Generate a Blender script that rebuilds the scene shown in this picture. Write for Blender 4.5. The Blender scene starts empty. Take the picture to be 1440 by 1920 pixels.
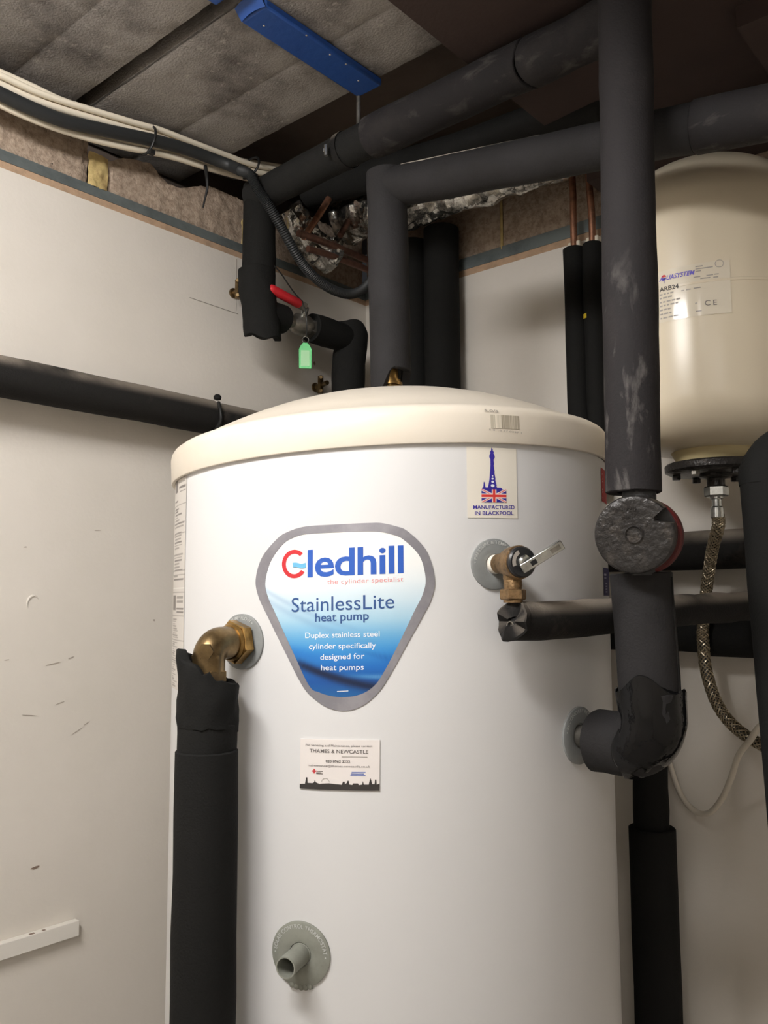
import bpy, bmesh, math, random
from mathutils import Vector, Matrix, noise
random.seed(7)
scene = bpy.context.scene
COL = scene.collection

# ------------------------------------------------------------------ camera, world, light, exposure
cam_d = bpy.data.cameras.new('camera')
cam = bpy.data.objects.new('camera', cam_d)
COL.objects.link(cam)
cam.location = (1.1684, -1.3028, 1.55)
CR = Vector((0.7578, 0.6524, -0.0039)); CD = Vector((-0.0687, 0.0738, -0.9949)); CF = Vector((-0.6488, 0.7542, 0.1007))
cam.rotation_euler = Matrix((CR, -CD, -CF)).transposed().to_euler()
cam_d.sensor_fit = 'VERTICAL'
cam_d.sensor_height = 24.0
cam_d.lens = 24.0 * 1620.0 / 1920.0
cam_d.clip_start = 0.02
scene.camera = cam

world = bpy.data.worlds.new('world')
scene.world = world
world.use_nodes = True
world.node_tree.nodes['Background'].inputs[0].default_value = (0.9, 0.92, 1.0, 1)
world.node_tree.nodes['Background'].inputs[1].default_value = 0.02

LAMP_STRENGTH = 57.0
FILL_STRENGTH = 22.0
LAMP_COLOR = (1.0, 0.97, 0.945)
scene.view_settings.view_transform = 'Standard'
scene.view_settings.look = 'None'
scene.view_settings.gamma = 1.0
scene.view_settings.use_curve_mapping = False
scene.view_settings.exposure = 0.0
scene.cycles.max_bounces = 8
scene.cycles.diffuse_bounces = 5
scene.cycles.caustics_reflective = False
scene.cycles.caustics_refractive = False

# ------------------------------------------------------------------ materials
def lin(c):
    c = c / 255.0
    return c / 12.92 if c <= 0.04045 else ((c + 0.055) / 1.055) ** 2.4
def rgb(*c): return (lin(c[0]), lin(c[1]), lin(c[2]), 1.0)

def mat(name, c, rough=0.6, metal=0.0, bump=0.0, bscale=200.0, c2=None, vscale=20.0, lo=0.45, hi=0.7, c3=None, v3=60.0, lo3=0.6, hi3=0.7, coat=0.0, spec=0.5, detail=6.0):
    m = bpy.data.materials.new(name); m.use_nodes = True
    nt = m.node_tree; b = nt.nodes['Principled BSDF']
    b.inputs['Base Color'].default_value = rgb(*c)
    b.inputs['Roughness'].default_value = rough
    b.inputs['Metallic'].default_value = metal
    b.inputs['Specular IOR Level'].default_value = spec
    b.inputs['Coat Weight'].default_value = coat
    b.inputs['Coat Roughness'].default_value = 0.12
    geo = nt.nodes.new('ShaderNodeNewGeometry')
    def layer(src, col, scale, l, h, det):
        n = nt.nodes.new('ShaderNodeTexNoise'); n.inputs['Scale'].default_value = scale; n.inputs['Detail'].default_value = det
        n.inputs['Roughness'].default_value = 0.65
        nt.links.new(geo.outputs['Position'], n.inputs['Vector'])
        r = nt.nodes.new('ShaderNodeMapRange'); r.inputs['From Min'].default_value = l; r.inputs['From Max'].default_value = h
        nt.links.new(n.outputs['Fac'], r.inputs['Value'])
        x = nt.nodes.new('ShaderNodeMix'); x.data_type = 'RGBA'
        nt.links.new(r.outputs['Result'], x.inputs['Factor'])
        if src is None: x.inputs[6].default_value = rgb(*c)
        else: nt.links.new(src, x.inputs[6])
        x.inputs[7].default_value = rgb(*col)
        return x.outputs[2]
    src = None
    if c2: src = layer(None, c2, vscale, lo, hi, detail)
    if c3: src = layer(src, c3, v3, lo3, hi3, 4.0)
    if src: nt.links.new(src, b.inputs['Base Color'])
    if bump:
        n = nt.nodes.new('ShaderNodeTexNoise'); n.inputs['Scale'].default_value = bscale; n.inputs['Detail'].default_value = 4
        nt.links.new(geo.outputs['Position'], n.inputs['Vector'])
        bp = nt.nodes.new('ShaderNodeBump'); bp.inputs['Strength'].default_value = bump; bp.inputs['Distance'].default_value = 0.002
        nt.links.new(n.outputs['Fac'], bp.inputs['Height']); nt.links.new(bp.outputs['Normal'], b.inputs['Normal'])
    return m

def mat_print(name, rough=0.4, spec=0.5, coat=0.0):
    m = bpy.data.materials.new(name); m.use_nodes = True
    nt = m.node_tree; b = nt.nodes['Principled BSDF']
    a = nt.nodes.new('ShaderNodeAttribute'); a.attribute_name = 'print'
    nt.links.new(a.outputs['Color'], b.inputs['Base Color'])
    b.inputs['Roughness'].default_value = rough; b.inputs['Specular IOR Level'].default_value = spec; b.inputs['Coat Weight'].default_value = coat
    return m

M_WALL = mat('painted_plasterboard', (226, 220, 211), 0.75, bump=0.12, bscale=160, c2=(218, 212, 202), vscale=3.0, lo=0.4, hi=0.75)
M_RAW = mat('bare_plasterboard_paper', (188, 158, 130), 0.9, c2=(160, 136, 112), vscale=35, bump=0.2, bscale=300)
M_TRACK = mat('galvanised_track', (118, 126, 126), 0.5, 0.3, c2=(92, 100, 101), vscale=14)
M_BLOCK = mat('aggregate_block', (178, 160, 142), 0.95, bump=0.7, bscale=240, c2=(142, 124, 108), vscale=120, lo=0.42, hi=0.66, c3=(70, 56, 48), v3=210, lo3=0.66, hi3=0.72)
M_FOAMY = mat('expanding_foam', (198, 176, 120), 0.85, bump=0.6, bscale=120, c2=(168, 142, 96), vscale=60)
M_SLAB = mat('concrete_ceiling_block', (152, 146, 140), 0.95, bump=0.6, bscale=330, c2=(82, 76, 73), vscale=7, lo=0.47, hi=0.70, c3=(188, 180, 170), v3=55, lo3=0.6, hi3=0.78)
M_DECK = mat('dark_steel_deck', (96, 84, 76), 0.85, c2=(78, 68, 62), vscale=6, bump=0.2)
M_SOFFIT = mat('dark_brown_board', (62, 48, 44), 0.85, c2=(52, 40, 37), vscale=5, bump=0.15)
M_FLOOR = mat('pale_screed', (186, 182, 176), 0.8, c2=(170, 166, 160), vscale=8)
M_WHITEWOOD = mat('white_gloss_wood', (232, 228, 220), 0.5, bump=0.15, bscale=60)
M_SCUFF = mat('grey_scuff', (172, 163, 151), 0.9)
M_SCUFF_D = mat('brown_scuff', (136, 118, 104), 0.9)
M_PENCIL = mat('pencil_mark', (160, 152, 142), 0.9)
M_CYL = mat('white_steel_jacket', (223, 223, 223), 0.32, spec=0.45)
M_LID = mat('cream_plastic_lid', (233, 224, 209), 0.38, c2=(229, 219, 202), vscale=8)
M_GREYDISC = mat('grey_plastic_collar', (142, 145, 144), 0.5, c2=(130, 132, 131), vscale=40)
M_GREENDISC = mat('grey_green_plastic_collar', (146, 148, 138), 0.55, c2=(128, 130, 121), vscale=40)
M_WTEXT = mat('pale_print', (200, 202, 200), 0.6)
M_STEEL = mat('dull_steel', (150, 146, 138), 0.4, 0.8, c2=(112, 108, 100), vscale=60)
M_BRASS = mat('brass', (178, 142, 84), 0.32, 0.9, c2=(120, 94, 54), vscale=70, lo=0.4, hi=0.7)
M_BRASS_D = mat('tarnished_brass', (134, 112, 78), 0.34, 0.85, c2=(88, 72, 48), vscale=45, lo=0.4, hi=0.7)
M_GUN = mat('gunmetal_valve_brass', (150, 122, 88), 0.45, 0.8, c2=(100, 82, 60), vscale=120, bump=0.4, bscale=300)
M_CHROME = mat('bright_zinc', (206, 208, 204), 0.25, 0.95, c2=(160, 162, 160), vscale=60)
M_COPPER = mat('copper', (190, 138, 110), 0.42, 0.75, c2=(134, 98, 80), vscale=60)
M_COPPER_D = mat('old_copper', (132, 96, 82), 0.45, 0.7, c2=(98, 74, 64), vscale=40)
M_FOAM = mat('black_foam_insulation', (36, 36, 35), 0.8, bump=0.35, bscale=420, c2=(44, 43, 42), vscale=14, lo=0.5, hi=0.8, spec=0.16)
M_FOAM_G = mat('charcoal_foam_insulation', (47, 46, 47), 0.75, bump=0.3, bscale=420, c2=(41, 40, 40), vscale=12, lo=0.4, hi=0.7, spec=0.16)
M_FOAM_S = mat('scuffed_foam_insulation', (45, 43, 44), 0.75, bump=0.3, bscale=420, c2=(58, 55, 54), vscale=11, lo=0.52, hi=0.74, spec=0.16)
def add_streaks(m, col, scale, lo, hi, z0=None, z1=None):
    # chalky rub marks: a stretched noise, on the rubbed height only when z0..z1 is given
    nt = m.node_tree; b = nt.nodes['Principled BSDF']; src = b.inputs['Base Color'].links[0].from_socket
    geo = nt.nodes.new('ShaderNodeNewGeometry'); mp = nt.nodes.new('ShaderNodeMapping'); mp.inputs['Rotation'].default_value = (0.5, 0.6, 0.3); mp.inputs['Scale'].default_value = scale
    nt.links.new(geo.outputs['Position'], mp.inputs['Vector'])
    n = nt.nodes.new('ShaderNodeTexNoise'); n.inputs['Scale'].default_value = 1.0; n.inputs['Detail'].default_value = 7; n.inputs['Roughness'].default_value = 0.6; n.inputs['Distortion'].default_value = 0.4
    nt.links.new(mp.outputs['Vector'], n.inputs['Vector'])
    r = nt.nodes.new('ShaderNodeMapRange'); r.inputs['From Min'].default_value = lo; r.inputs['From Max'].default_value = hi
    nt.links.new(n.outputs['Fac'], r.inputs['Value']); fac = r.outputs['Result']
    if z0 is not None:
        sp = nt.nodes.new('ShaderNodeSeparateXYZ'); nt.links.new(geo.outputs['Position'], sp.inputs[0])
        q = nt.nodes.new('ShaderNodeMapRange'); q.inputs['From Min'].default_value = z1; q.inputs['From Max'].default_value = z0
        nt.links.new(sp.outputs['Z'], q.inputs['Value']); mu = nt.nodes.new('ShaderNodeMath'); mu.operation = 'MULTIPLY'
        nt.links.new(fac, mu.inputs[0]); nt.links.new(q.outputs['Result'], mu.inputs[1]); fac = mu.outputs[0]
    x = nt.nodes.new('ShaderNodeMix'); x.data_type = 'RGBA'; nt.links.new(fac, x.inputs['Factor']); nt.links.new(src, x.inputs[6]); x.inputs[7].default_value = rgb(*col)
    nt.links.new(x.outputs[2], b.inputs['Base Color'])
M_FOAM_R = mat('rubbed_foam_insulation', (45, 43, 44), 0.75, bump=0.3, bscale=420, c2=(56, 53, 53), vscale=11, lo=0.5, hi=0.74, spec=0.16)
add_streaks(M_FOAM_R, (122, 118, 115), (46, 46, 17), 0.55, 0.78, 1.80, 1.92)
add_streaks(M_FOAM_S, (96, 92, 89), (18, 40, 46), 0.54, 0.8)
M_FOAM_D = mat('dusty_foam_insulation', (36, 35, 34), 0.8, bump=0.35, bscale=420, c2=(74, 68, 63), vscale=16, lo=0.58, hi=0.82, spec=0.16)
def add_dust(m, col, amount):
    # settled dust: lies on the upward side of the thing itself
    nt = m.node_tree; b = nt.nodes['Principled BSDF']; src = b.inputs['Base Color'].links[0].from_socket
    geo = nt.nodes.new('ShaderNodeNewGeometry'); sp = nt.nodes.new('ShaderNodeSeparateXYZ'); nt.links.new(geo.outputs['Normal'], sp.inputs[0])
    q = nt.nodes.new('ShaderNodeMapRange'); q.interpolation_type = 'SMOOTHSTEP'; q.inputs['From Min'].default_value = 0.15; q.inputs['From Max'].default_value = 0.85; q.inputs['To Max'].default_value = amount
    nt.links.new(sp.outputs['Z'], q.inputs['Value'])
    n = nt.nodes.new('ShaderNodeTexNoise'); n.inputs['Scale'].default_value = 9.0; n.inputs['Detail'].default_value = 5; nt.links.new(geo.outputs['Position'], n.inputs['Vector'])
    r = nt.nodes.new('ShaderNodeMapRange'); r.inputs['From Min'].default_value = 0.3; r.inputs['From Max'].default_value = 0.5; nt.links.new(n.outputs['Fac'], r.inputs['Value'])
    mu = nt.nodes.new('ShaderNodeMath'); mu.operation = 'MULTIPLY'; nt.links.new(q.outputs['Result'], mu.inputs[0]); nt.links.new(r.outputs['Result'], mu.inputs[1])
    x = nt.nodes.new('ShaderNodeMix'); x.data_type = 'RGBA'; nt.links.new(mu.outputs[0], x.inputs['Factor']); nt.links.new(src, x.inputs[6]); x.inputs[7].default_value = rgb(*col)
    nt.links.new(x.outputs[2], b.inputs['Base Color'])
add_dust(M_FOAM_D, (150, 140, 128), 0.75)
M_FOAM_B = mat('deep_black_foam_insulation', (29, 29, 28), 0.85, bump=0.3, bscale=420, spec=0.16)
M_INNER = mat('foam_bore', (20, 20, 20), 0.95)
M_TAPE = mat('black_vinyl_tape', (17, 17, 18), 0.10, bump=1.0, bscale=38, spec=0.3)
M_RUBBER = mat('black_conduit_plastic', (42, 44, 45), 0.5)
M_TIE = mat('black_nylon', (30, 30, 30), 0.45)
M_CABLE = mat('white_cable_sheath', (238, 228, 208), 0.5)
M_CABLE2 = mat('off_white_flex', (214, 206, 192), 0.5)
M_BLUE = mat('blue_plastic', (36, 78, 150), 0.5, bump=0.3, bscale=90, c2=(28, 70, 142), vscale=16)
M_RED = mat('red_vinyl_grip', (206, 40, 50), 0.45)
M_REDCAST = mat('red_casting', (88, 24, 23), 0.5)
M_GREEN = mat('green_plastic_tag', (40, 190, 88), 0.4)
M_TAGPAPER = mat('tag_insert', (168, 222, 170), 0.6)
M_BLACKCAST = mat('black_cast_cover', (46, 44, 43), 0.30, 0.3, bump=0.8, bscale=170, c2=(74, 69, 65), vscale=70, lo=0.52, hi=0.7)
M_BLACKPLASTIC = mat('black_plastic', (34, 35, 38), 0.35)
M_FOIL = mat('crumpled_foil', (216, 214, 208), 0.22, 0.95, bump=1.0, bscale=85, c2=(120, 118, 114), vscale=45)
M_TANK = mat('cream_enamel', (226, 214, 190), 0.28, spec=0.5)
M_TANKNECK = mat('yellowed_plastic', (214, 198, 152), 0.5)
M_HOSE = mat('braided_steel', (140, 128, 110), 0.35, 0.85, c2=(84, 74, 62), vscale=500, lo=0.4, hi=0.6)
M_PRINT = mat_print('label_print', 0.35)
M_PRINT_M = mat_print('label_print_matt', 0.55)
M_SILVER = mat('silver_label_border', (146, 145, 152), 0.4, 0.45, c2=(172, 170, 176), vscale=16)
M_CARD = mat('white_card', (236, 230, 226), 0.5)
M_STICKER = mat('cream_sticker', (236, 230, 218), 0.55)
def ink(n, *c): return mat(n, c, 0.5)
I_BLUE = ink('ink_blue', 38, 92, 188); I_NAVY = ink('ink_navy', 46, 84, 142); I_RED = ink('ink_red', 206, 44, 52); I_PINK = ink('ink_pink', 232, 140, 138)
I_WHITE = ink('ink_white', 240, 244, 248); I_INDIGO = ink('ink_indigo', 56, 44, 158); I_GREY = ink('ink_grey', 110, 104, 102); I_BLACK = ink('ink_black', 56, 52, 50)
I_SKY = ink('ink_sky', 110, 186, 226); I_VIOLET = ink('ink_violet', 96, 84, 200); I_LIGHT = ink('ink_light_grey', 168, 162, 154); I_LBLUE = ink('ink_pale_blue', 110, 128, 190)

# ------------------------------------------------------------------ mesh builder
def frames(path):
    P = [Vector(p) for p in path]; T = []
    for i in range(len(P)):
        a = P[max(i - 1, 0)]; b = P[min(i + 1, len(P) - 1)]
        T.append((b - a).normalized())
    up = Vector((0, 0, 1)) if abs(T[0].z) < 0.9 else Vector((0.3, 1, 0))
    n = (up - T[0] * up.dot(T[0])).normalized(); out = []
    for i in range(len(P)):
        n = (n - T[i] * n.dot(T[i])).normalized()
        out.append((P[i], T[i], n, T[i].cross(n)))
    return out
def smooth_path(pts, k=8):
    P = [Vector(p) for p in pts]; Q = [P[0] * 2 - P[1]] + P + [P[-1] * 2 - P[-2]]; out = []
    for i in range(1, len(Q) - 2):
        for j in range(k):
            t = j / k; a, b, c, d = Q[i - 1], Q[i], Q[i + 1], Q[i + 2]
            out.append(0.5 * ((2 * b) + (c - a) * t + (2 * a - 5 * b + 4 * c - d) * t * t + (3 * b - a - 3 * c + d) * t ** 3))
    out.append(P[-1]); return out
def line(a, b, n):
    a, b = Vector(a), Vector(b); return [a.lerp(b, i / n) for i in range(n + 1)]

class G:
    def __init__(s): s.v = []; s.f = []; s.mi = []
    def ring(s, pts):
        i = len(s.v); s.v += [Vector(p) for p in pts]; return list(range(i, len(s.v)))
    def strip(s, a, b, mi=0):
        n = len(a)
        for i in range(n): s.f.append((a[i], a[(i + 1) % n], b[(i + 1) % n], b[i])); s.mi.append(mi)
    def cap(s, a, flip=False, mi=0):
        s.f.append(tuple(reversed(a)) if flip else tuple(a)); s.mi.append(mi)
    def tube(s, path, r, seg=20, wob=0.0, wscale=30.0, caps=True, seed=0.0):
        F = frames(path); last = None; first = None
        for k, (p, t, n, b) in enumerate(F):
            rr = r(k / (len(F) - 1)) if callable(r) else r
            pts = []
            for i in range(seg):
                a = 2 * math.pi * i / seg; d = n * math.cos(a) + b * math.sin(a)
                q = p + d * rr
                if wob: q += d * wob * noise.noise(q * wscale + Vector((seed, 0, 0)))
                pts.append(q)
            R = s.ring(pts)
            if last: s.strip(last, R)
            else: first = R
            last = R
        if caps: s.cap(first, True); s.cap(last)
        return s
    def sleeve(s, path, R, t=0.011, seg=28, wob=0.0012, e0=None, e1=None, seed=0.0, bore=0.012, wscale=22.0, flare=0.0):
        """foam tube with open ends: outer skin, end ring, bore closed a little way in; e0/e1: axial offset by angle at the ends"""
        F = frames(path); n_ = len(F); rows = []
        def pt(k, rad, i, off=0.0, w=True):
            p, tt, n, b = F[k]; a = 2 * math.pi * i / seg; d = n * math.cos(a) + b * math.sin(a)
            q = p + d * rad + tt * off
            if w and wob: q = q + d * wob * (noise.noise(q * wscale + Vector((seed, 0, 0))) + 0.5 * noise.noise(q * wscale * 3 + Vector((0, seed, 0))))
            return q
        L = sum((F[i + 1][0] - F[i][0]).length for i in range(n_ - 1))
        def eo(fn, i): return fn(2 * math.pi * i / seg) if fn else 0.0
        acc = 0.0
        for k in range(n_):
            if k: acc += (F[k][0] - F[k - 1][0]).length
            u = acc / L; w0 = max(0.0, 1 - u * L / 0.08) if e0 else 0; w1 = max(0.0, 1 - (1 - u) * L / 0.08) if e1 else 0
            rows.append(s.ring([pt(k, R, i, w0 * eo(e0, i) + w1 * eo(e1, i)) for i in range(seg)]))
        for a, b in zip(rows, rows[1:]): s.strip(a, b)
        for k, base, fn, sg in ((0, rows[0], e0, 1), (n_ - 1, rows[-1], e1, -1)):
            r1 = s.ring([pt(k, R - 0.0015, i, eo(fn, i) - sg * 0.0012) for i in range(seg)])
            r2 = s.ring([pt(k, R - t, i, eo(fn, i) - sg * 0.0004) for i in range(seg)])
            r3 = s.ring([pt(k, R - t, i, eo(fn, i) + sg * bore, False) for i in range(seg)])
            if sg > 0:
                s.strip(r1, base); s.strip(r2, r1); s.strip(r3, r2, 1); s.cap(r3, True, 1)
            else:
                s.strip(base, r1); s.strip(r1, r2); s.strip(r2, r3, 1); s.cap(r3, False, 1)
        return s
    def lathe(s, o, ax, prof, seg=40, caps=True):
        o = Vector(o); ax = Vector(ax).normalized(); up = Vector((0, 0, 1)) if abs(ax.z) < 0.9 else Vector((1, 0, 0))
        n = (up - ax * up.dot(ax)).normalized(); b = ax.cross(n); last = None
        for r, h in prof:
            R = s.ring([o + ax * h + (n * math.cos(2 * math.pi * i / seg) + b * math.sin(2 * math.pi * i / seg)) * max(r, 1e-5) for i in range(seg)])
            if last: s.strip(last, R)
            elif caps: s.cap(R, True)
            last = R
        if caps: s.cap(last)
        return s
    def hexa(s, o, ax, r, h, rot=0.0, ch=0.12):
        return s.lathe_rot(o, ax, [(r * (1 - ch), 0), (r, h * ch), (r, h * (1 - ch)), (r * (1 - ch), h)], 6, rot)
    def lathe_rot(s, o, ax, prof, seg, rot):
        o = Vector(o); ax = Vector(ax).normalized(); up = Vector((0, 0, 1)) if abs(ax.z) < 0.9 else Vector((1, 0, 0))
        n = (up - ax * up.dot(ax)).normalized(); b = ax.cross(n); last = None
        for r, h in prof:
            R = s.ring([o + ax * h + (n * math.cos(rot + 2 * math.pi * i / seg) + b * math.sin(rot + 2 * math.pi * i / seg)) * r for i in range(seg)])
            if last: s.strip(last, R)
            else: s.cap(R, True)
            last = R
        s.cap(last); return s
    def box(s, lo, hi):
        x0, y0, z0 = lo; x1, y1, z1 = hi
        i = len(s.v)
        s.v += [Vector(p) for p in ((x0, y0, z0), (x1, y0, z0), (x1, y1, z0), (x0, y1, z0), (x0, y0, z1), (x1, y0, z1), (x1, y1, z1), (x0, y1, z1))]
        for f in ((0, 3, 2, 1), (4, 5, 6, 7), (0, 1, 5, 4), (1, 2, 6, 5), (2, 3, 7, 6), (3, 0, 4, 7)): s.f.append(tuple(i + j for j in f)); s.mi.append(0)
        return s
    def bar(s, a, b, w, h, side):
        """square bar from a to b; side = direction of the width"""
        a, b = Vector(a), Vector(b); t = (b - a).normalized(); sd = Vector(side); sd = (sd - t * sd.dot(t)).normalized(); u = t.cross(sd)
        R0 = s.ring([a + sd * x * w / 2 + u * y * h / 2 for x, y in ((-1, -1), (1, -1), (1, 1), (-1, 1))])
        R1 = s.ring([b + sd * x * w / 2 + u * y * h / 2 for x, y in ((-1, -1), (1, -1), (1, 1), (-1, 1))])
        s.strip(R0, R1); s.cap(R0, True); s.cap(R1); return s
    def grid(s, n, m, fn):
        i0 = len(s.v)
        s.v += [Vector(fn(i / n, j / m)) for j in range(m + 1) for i in range(n + 1)]
        for j in range(m):
            for i in range(n):
                a = i0 + j * (n + 1) + i; s.f.append((a, a + 1, a + n + 2, a + n + 1)); s.mi.append(0)
        return s

def wloc(o):
    p = Vector((0, 0, 0))
    while o is not None: p += o.location; o = o.parent
    return p
def obj(name, g, m, parent=None, loc=None, colors=None, sharp=35, bevel=0.0):
    base = wloc(parent) if parent else (Vector(loc) if loc is not None else Vector((0, 0, 0)))
    me = bpy.data.meshes.new(name)
    me.from_pydata([tuple(v - base) for v in g.v], [], g.f)
    ms = m if isinstance(m, (list, tuple)) else [m]
    for x in ms: me.materials.append(x)
    if len(ms) > 1: me.polygons.foreach_set('material_index', g.mi)
    if colors:
        at = me.color_attributes.new('print', 'FLOAT_COLOR', 'POINT')
        for i, c in enumerate(colors): at.data[i].color = c
    bm = bmesh.new(); bm.from_mesh(me); bmesh.ops.recalc_face_normals(bm, faces=bm.faces); bm.to_mesh(me); bm.free()
    for p in me.polygons: p.use_smooth = True
    me.set_sharp_from_angle(angle=math.radians(sharp))
    o = bpy.data.objects.new(name, me); COL.objects.link(o)
    if parent: o.parent = parent
    else: o.location = base
    if bevel:
        b = o.modifiers.new('bevel', 'BEVEL'); b.width = bevel; b.segments = 2; b.limit_method = 'ANGLE'
    return o
def tag(o, label, cat, group=None):
    o['label'] = label; o['category'] = cat
    if group: o['group'] = group
    return o
def thing(name, label, cat, loc, group=None):
    o = bpy.data.objects.new(name, None); COL.objects.link(o); o.location = loc; o.empty_display_size = 0.05
    return tag(o, label, cat, group)
def struct(o): o['kind'] = 'structure'; return o
def stuff(o): o['kind'] = 'stuff'; return o

def text_mesh(body, bold=0.0, spacing=1.0):
    c = bpy.data.curves.new('t', 'FONT'); c.body = body; c.size = 1.0; c.offset = bold; c.space_character = spacing; c.resolution_u = 4; c.fill_mode = 'FRONT'
    o = bpy.data.objects.new('t', c); COL.objects.link(o)
    dg = bpy.context.evaluated_depsgraph_get(); dg.update()
    me = bpy.data.meshes.new_from_object(o.evaluated_get(dg))
    V = [Vector(v.co) for v in me.vertices]; F = [tuple(p.vertices) for p in me.polygons]
    bpy.data.objects.remove(o); bpy.data.curves.remove(c); bpy.data.meshes.remove(me)
    return V, F
def fit_text(body, u0, v0, u1, v1, cap, fn, bold=0.0, spacing=1.0, shear=0.0, g=None):
    """text laid from (u0,v0) to (u1,v1) on the surface fn(u,v), capital height cap"""
    V, F = text_mesh(body, bold, spacing); g = g or G()
    x0 = min(v.x for v in V); x1 = max(v.x for v in V); i0 = len(g.v); ch = 0.70
    for v in V:
        k = (v.x - x0) / (x1 - x0); h = v.y / ch * cap
        g.v.append(Vector(fn(u0 + (u1 - u0) * k + shear * h, v0 + (v1 - v0) * k + h)))
    for f in F: g.f.append(tuple(i + i0 for i in f)); g.mi.append(0)
    return g
def poly_on(g, pts, fn, mi=0):
    i0 = len(g.v); g.v += [Vector(fn(*p)) for p in pts]; g.f.append(tuple(range(i0, len(g.v)))); g.mi.append(mi); return g

# ------------------------------------------------------------------ room shell
H_TOP = 2.159
g = G().grid(60, 40, lambda u, v: (0.0, -2.6 + 2.6 * u, H_TOP * v)); g.box((-0.0125, -2.6, 0.0), (-0.0005, 0.0, H_TOP))
wall_left = struct(obj('wall_left', g, M_WALL))
g = G().box((0.0, 0.0, 0.0), (2.4, 0.0125, H_TOP))
wall_right = struct(obj('wall_right', g, M_WALL))
g = G().box((2.4, -2.6, 0.0), (2.42, 0.0, 2.4)); struct(obj('wall_front', g, M_WALL))
g = G().box((0.0, -2.62, 0.0), (2.4, -2.6, 2.4)); struct(obj('wall_back', g, M_WALL))
g = G().box((-0.2, -2.62, -0.05), (2.42, 0.2, 0.0)); struct(obj('floor', g, M_FLOOR))
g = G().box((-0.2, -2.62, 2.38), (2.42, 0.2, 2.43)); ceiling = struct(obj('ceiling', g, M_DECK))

obj('plasterboard_edge', G().box((-0.010, -2.6, H_TOP), (0.0, 0.0, 2.1697)), M_RAW, wall_left)
obj('plasterboard_edge', G().box((0.0, 0.0, H_TOP), (2.4, 0.010, 2.1715)), M_RAW, wall_right)
g = G().box((-0.012, -2.6, 2.1697), (0.0015, 0.0, 2.1786)); g.box((-0.012, -2.6, 2.1786), (-0.0015, 0.0, 2.1872))
obj('metal_track', g, M_TRACK, wall_left)
g = G().box((0.0, -0.0015, 2.1715), (2.4, 0.012, 2.188)); g.box((0.0, 0.0015, 2.188), (2.4, 0.012, 2.1955))
obj('metal_track', g, M_TRACK, wall_right)

def block_left(y0, y1, top):
    """rough block behind the track: front face at x about -0.005, ragged top from top(y)"""
    g = G()
    def f(u, v):
        y = y0 + (y1 - y0) * u; zt = top(y); z = 2.185 + (zt - 2.185) * v
        e = 0.004 if 0.02 < u < 0.98 else 0.0
        return (-0.010 + e + 0.0022 * noise.noise(Vector((y * 60, z * 60, 1))) + 0.002 * noise.noise(Vector((y * 190, z * 190, 4))), y, z)
    g.grid(int((y1 - y0) / 0.006), 16, f)
    g.box((-0.10, y0, 2.16), (-0.016, y1, min(top(y0 + (y1 - y0) * k / 10) for k in range(11)) - 0.004))
    obj('block', g, M_BLOCK, wall_left)
def rag(y, base): return base + 0.005 * noise.noise(Vector((y * 40, 0, 3))) + 0.003 * noise.noise(Vector((y * 110, 2, 3)))
block_left(-1.52, -1.09, lambda y: rag(y, 2.29))
block_left(-1.08, -0.634, lambda y: rag(y, 2.27) - 0.012)
def top_b(y):
    pts = [(-0.604, 2.236), (-0.576, 2.254), (-0.545, 2.262), (-0.522, 2.266), (-0.505, 2.252), (-0.490, 2.243), (-0.463, 2.245), (-0.44, 2.256), (-0.424, 2.264), (-0.395, 2.272), (-0.335, 2.272), (-0.16, 2.27)]
    for (a, za), (b, zb) in zip(pts, pts[1:]):
        if y <= b: return za + (zb - za) * max(0, (y - a) / (b - a)) + 0.0025 * noise.noise(Vector((y * 150, 0, 0)))
    return pts[-1][1]
block_left(-0.604, -0.185, top_b)
block_left(-0.175, 0.0, lambda y: rag(y, 2.30))
for y0, y1, zt in ((-0.634, -0.604, 2.240), (-0.33, -0.30, 2.235), (-1.09, -1.08, 2.28)):
    g = G().grid(8, 14, lambda u, v: (-0.004 + 0.004 * math.sin(u * math.pi) + 0.004 * noise.noise(Vector((u * 3, v * 5, y0))), y0 - 0.002 + (y1 - y0 + 0.004) * u, 2.186 + (zt - 2.186) * v))
    obj('expanding_foam', g, M_FOAMY, wall_left)
# void behind the block tops
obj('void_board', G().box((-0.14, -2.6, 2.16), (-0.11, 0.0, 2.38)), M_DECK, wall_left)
def block_right(x0, x1, zt):
    g = G(); g.grid(int((x1 - x0) / 0.007), 14, lambda u, v: (x0 + (x1 - x0) * u, 0.004 - 0.0035 * noise.noise(Vector((u * (x1 - x0) * 60, v * 6, x0 * 9))) - 0.002 * noise.noise(Vector((u * (x1 - x0) * 190, v * 20, x0 * 9))), 2.19 + (zt - 2.19) * v))
    g.box((x0, 0.012, 2.16), (x1, 0.10, zt))
    obj('block', g, M_BLOCK, wall_right)
for a, b in ((0.0, 0.33), (0.338, 0.778), (0.786, 1.226), (1.234, 1.674), (1.682, 2.4)): block_right(a, b, 2.378)
obj('expanding_foam', G().grid(4, 12, lambda u, v: (0.331 + 0.006 * u, 0.003 - 0.002 * math.sin(u * math.pi), 2.19 + 0.18 * v)), M_FOAMY, wall_right)

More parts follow.
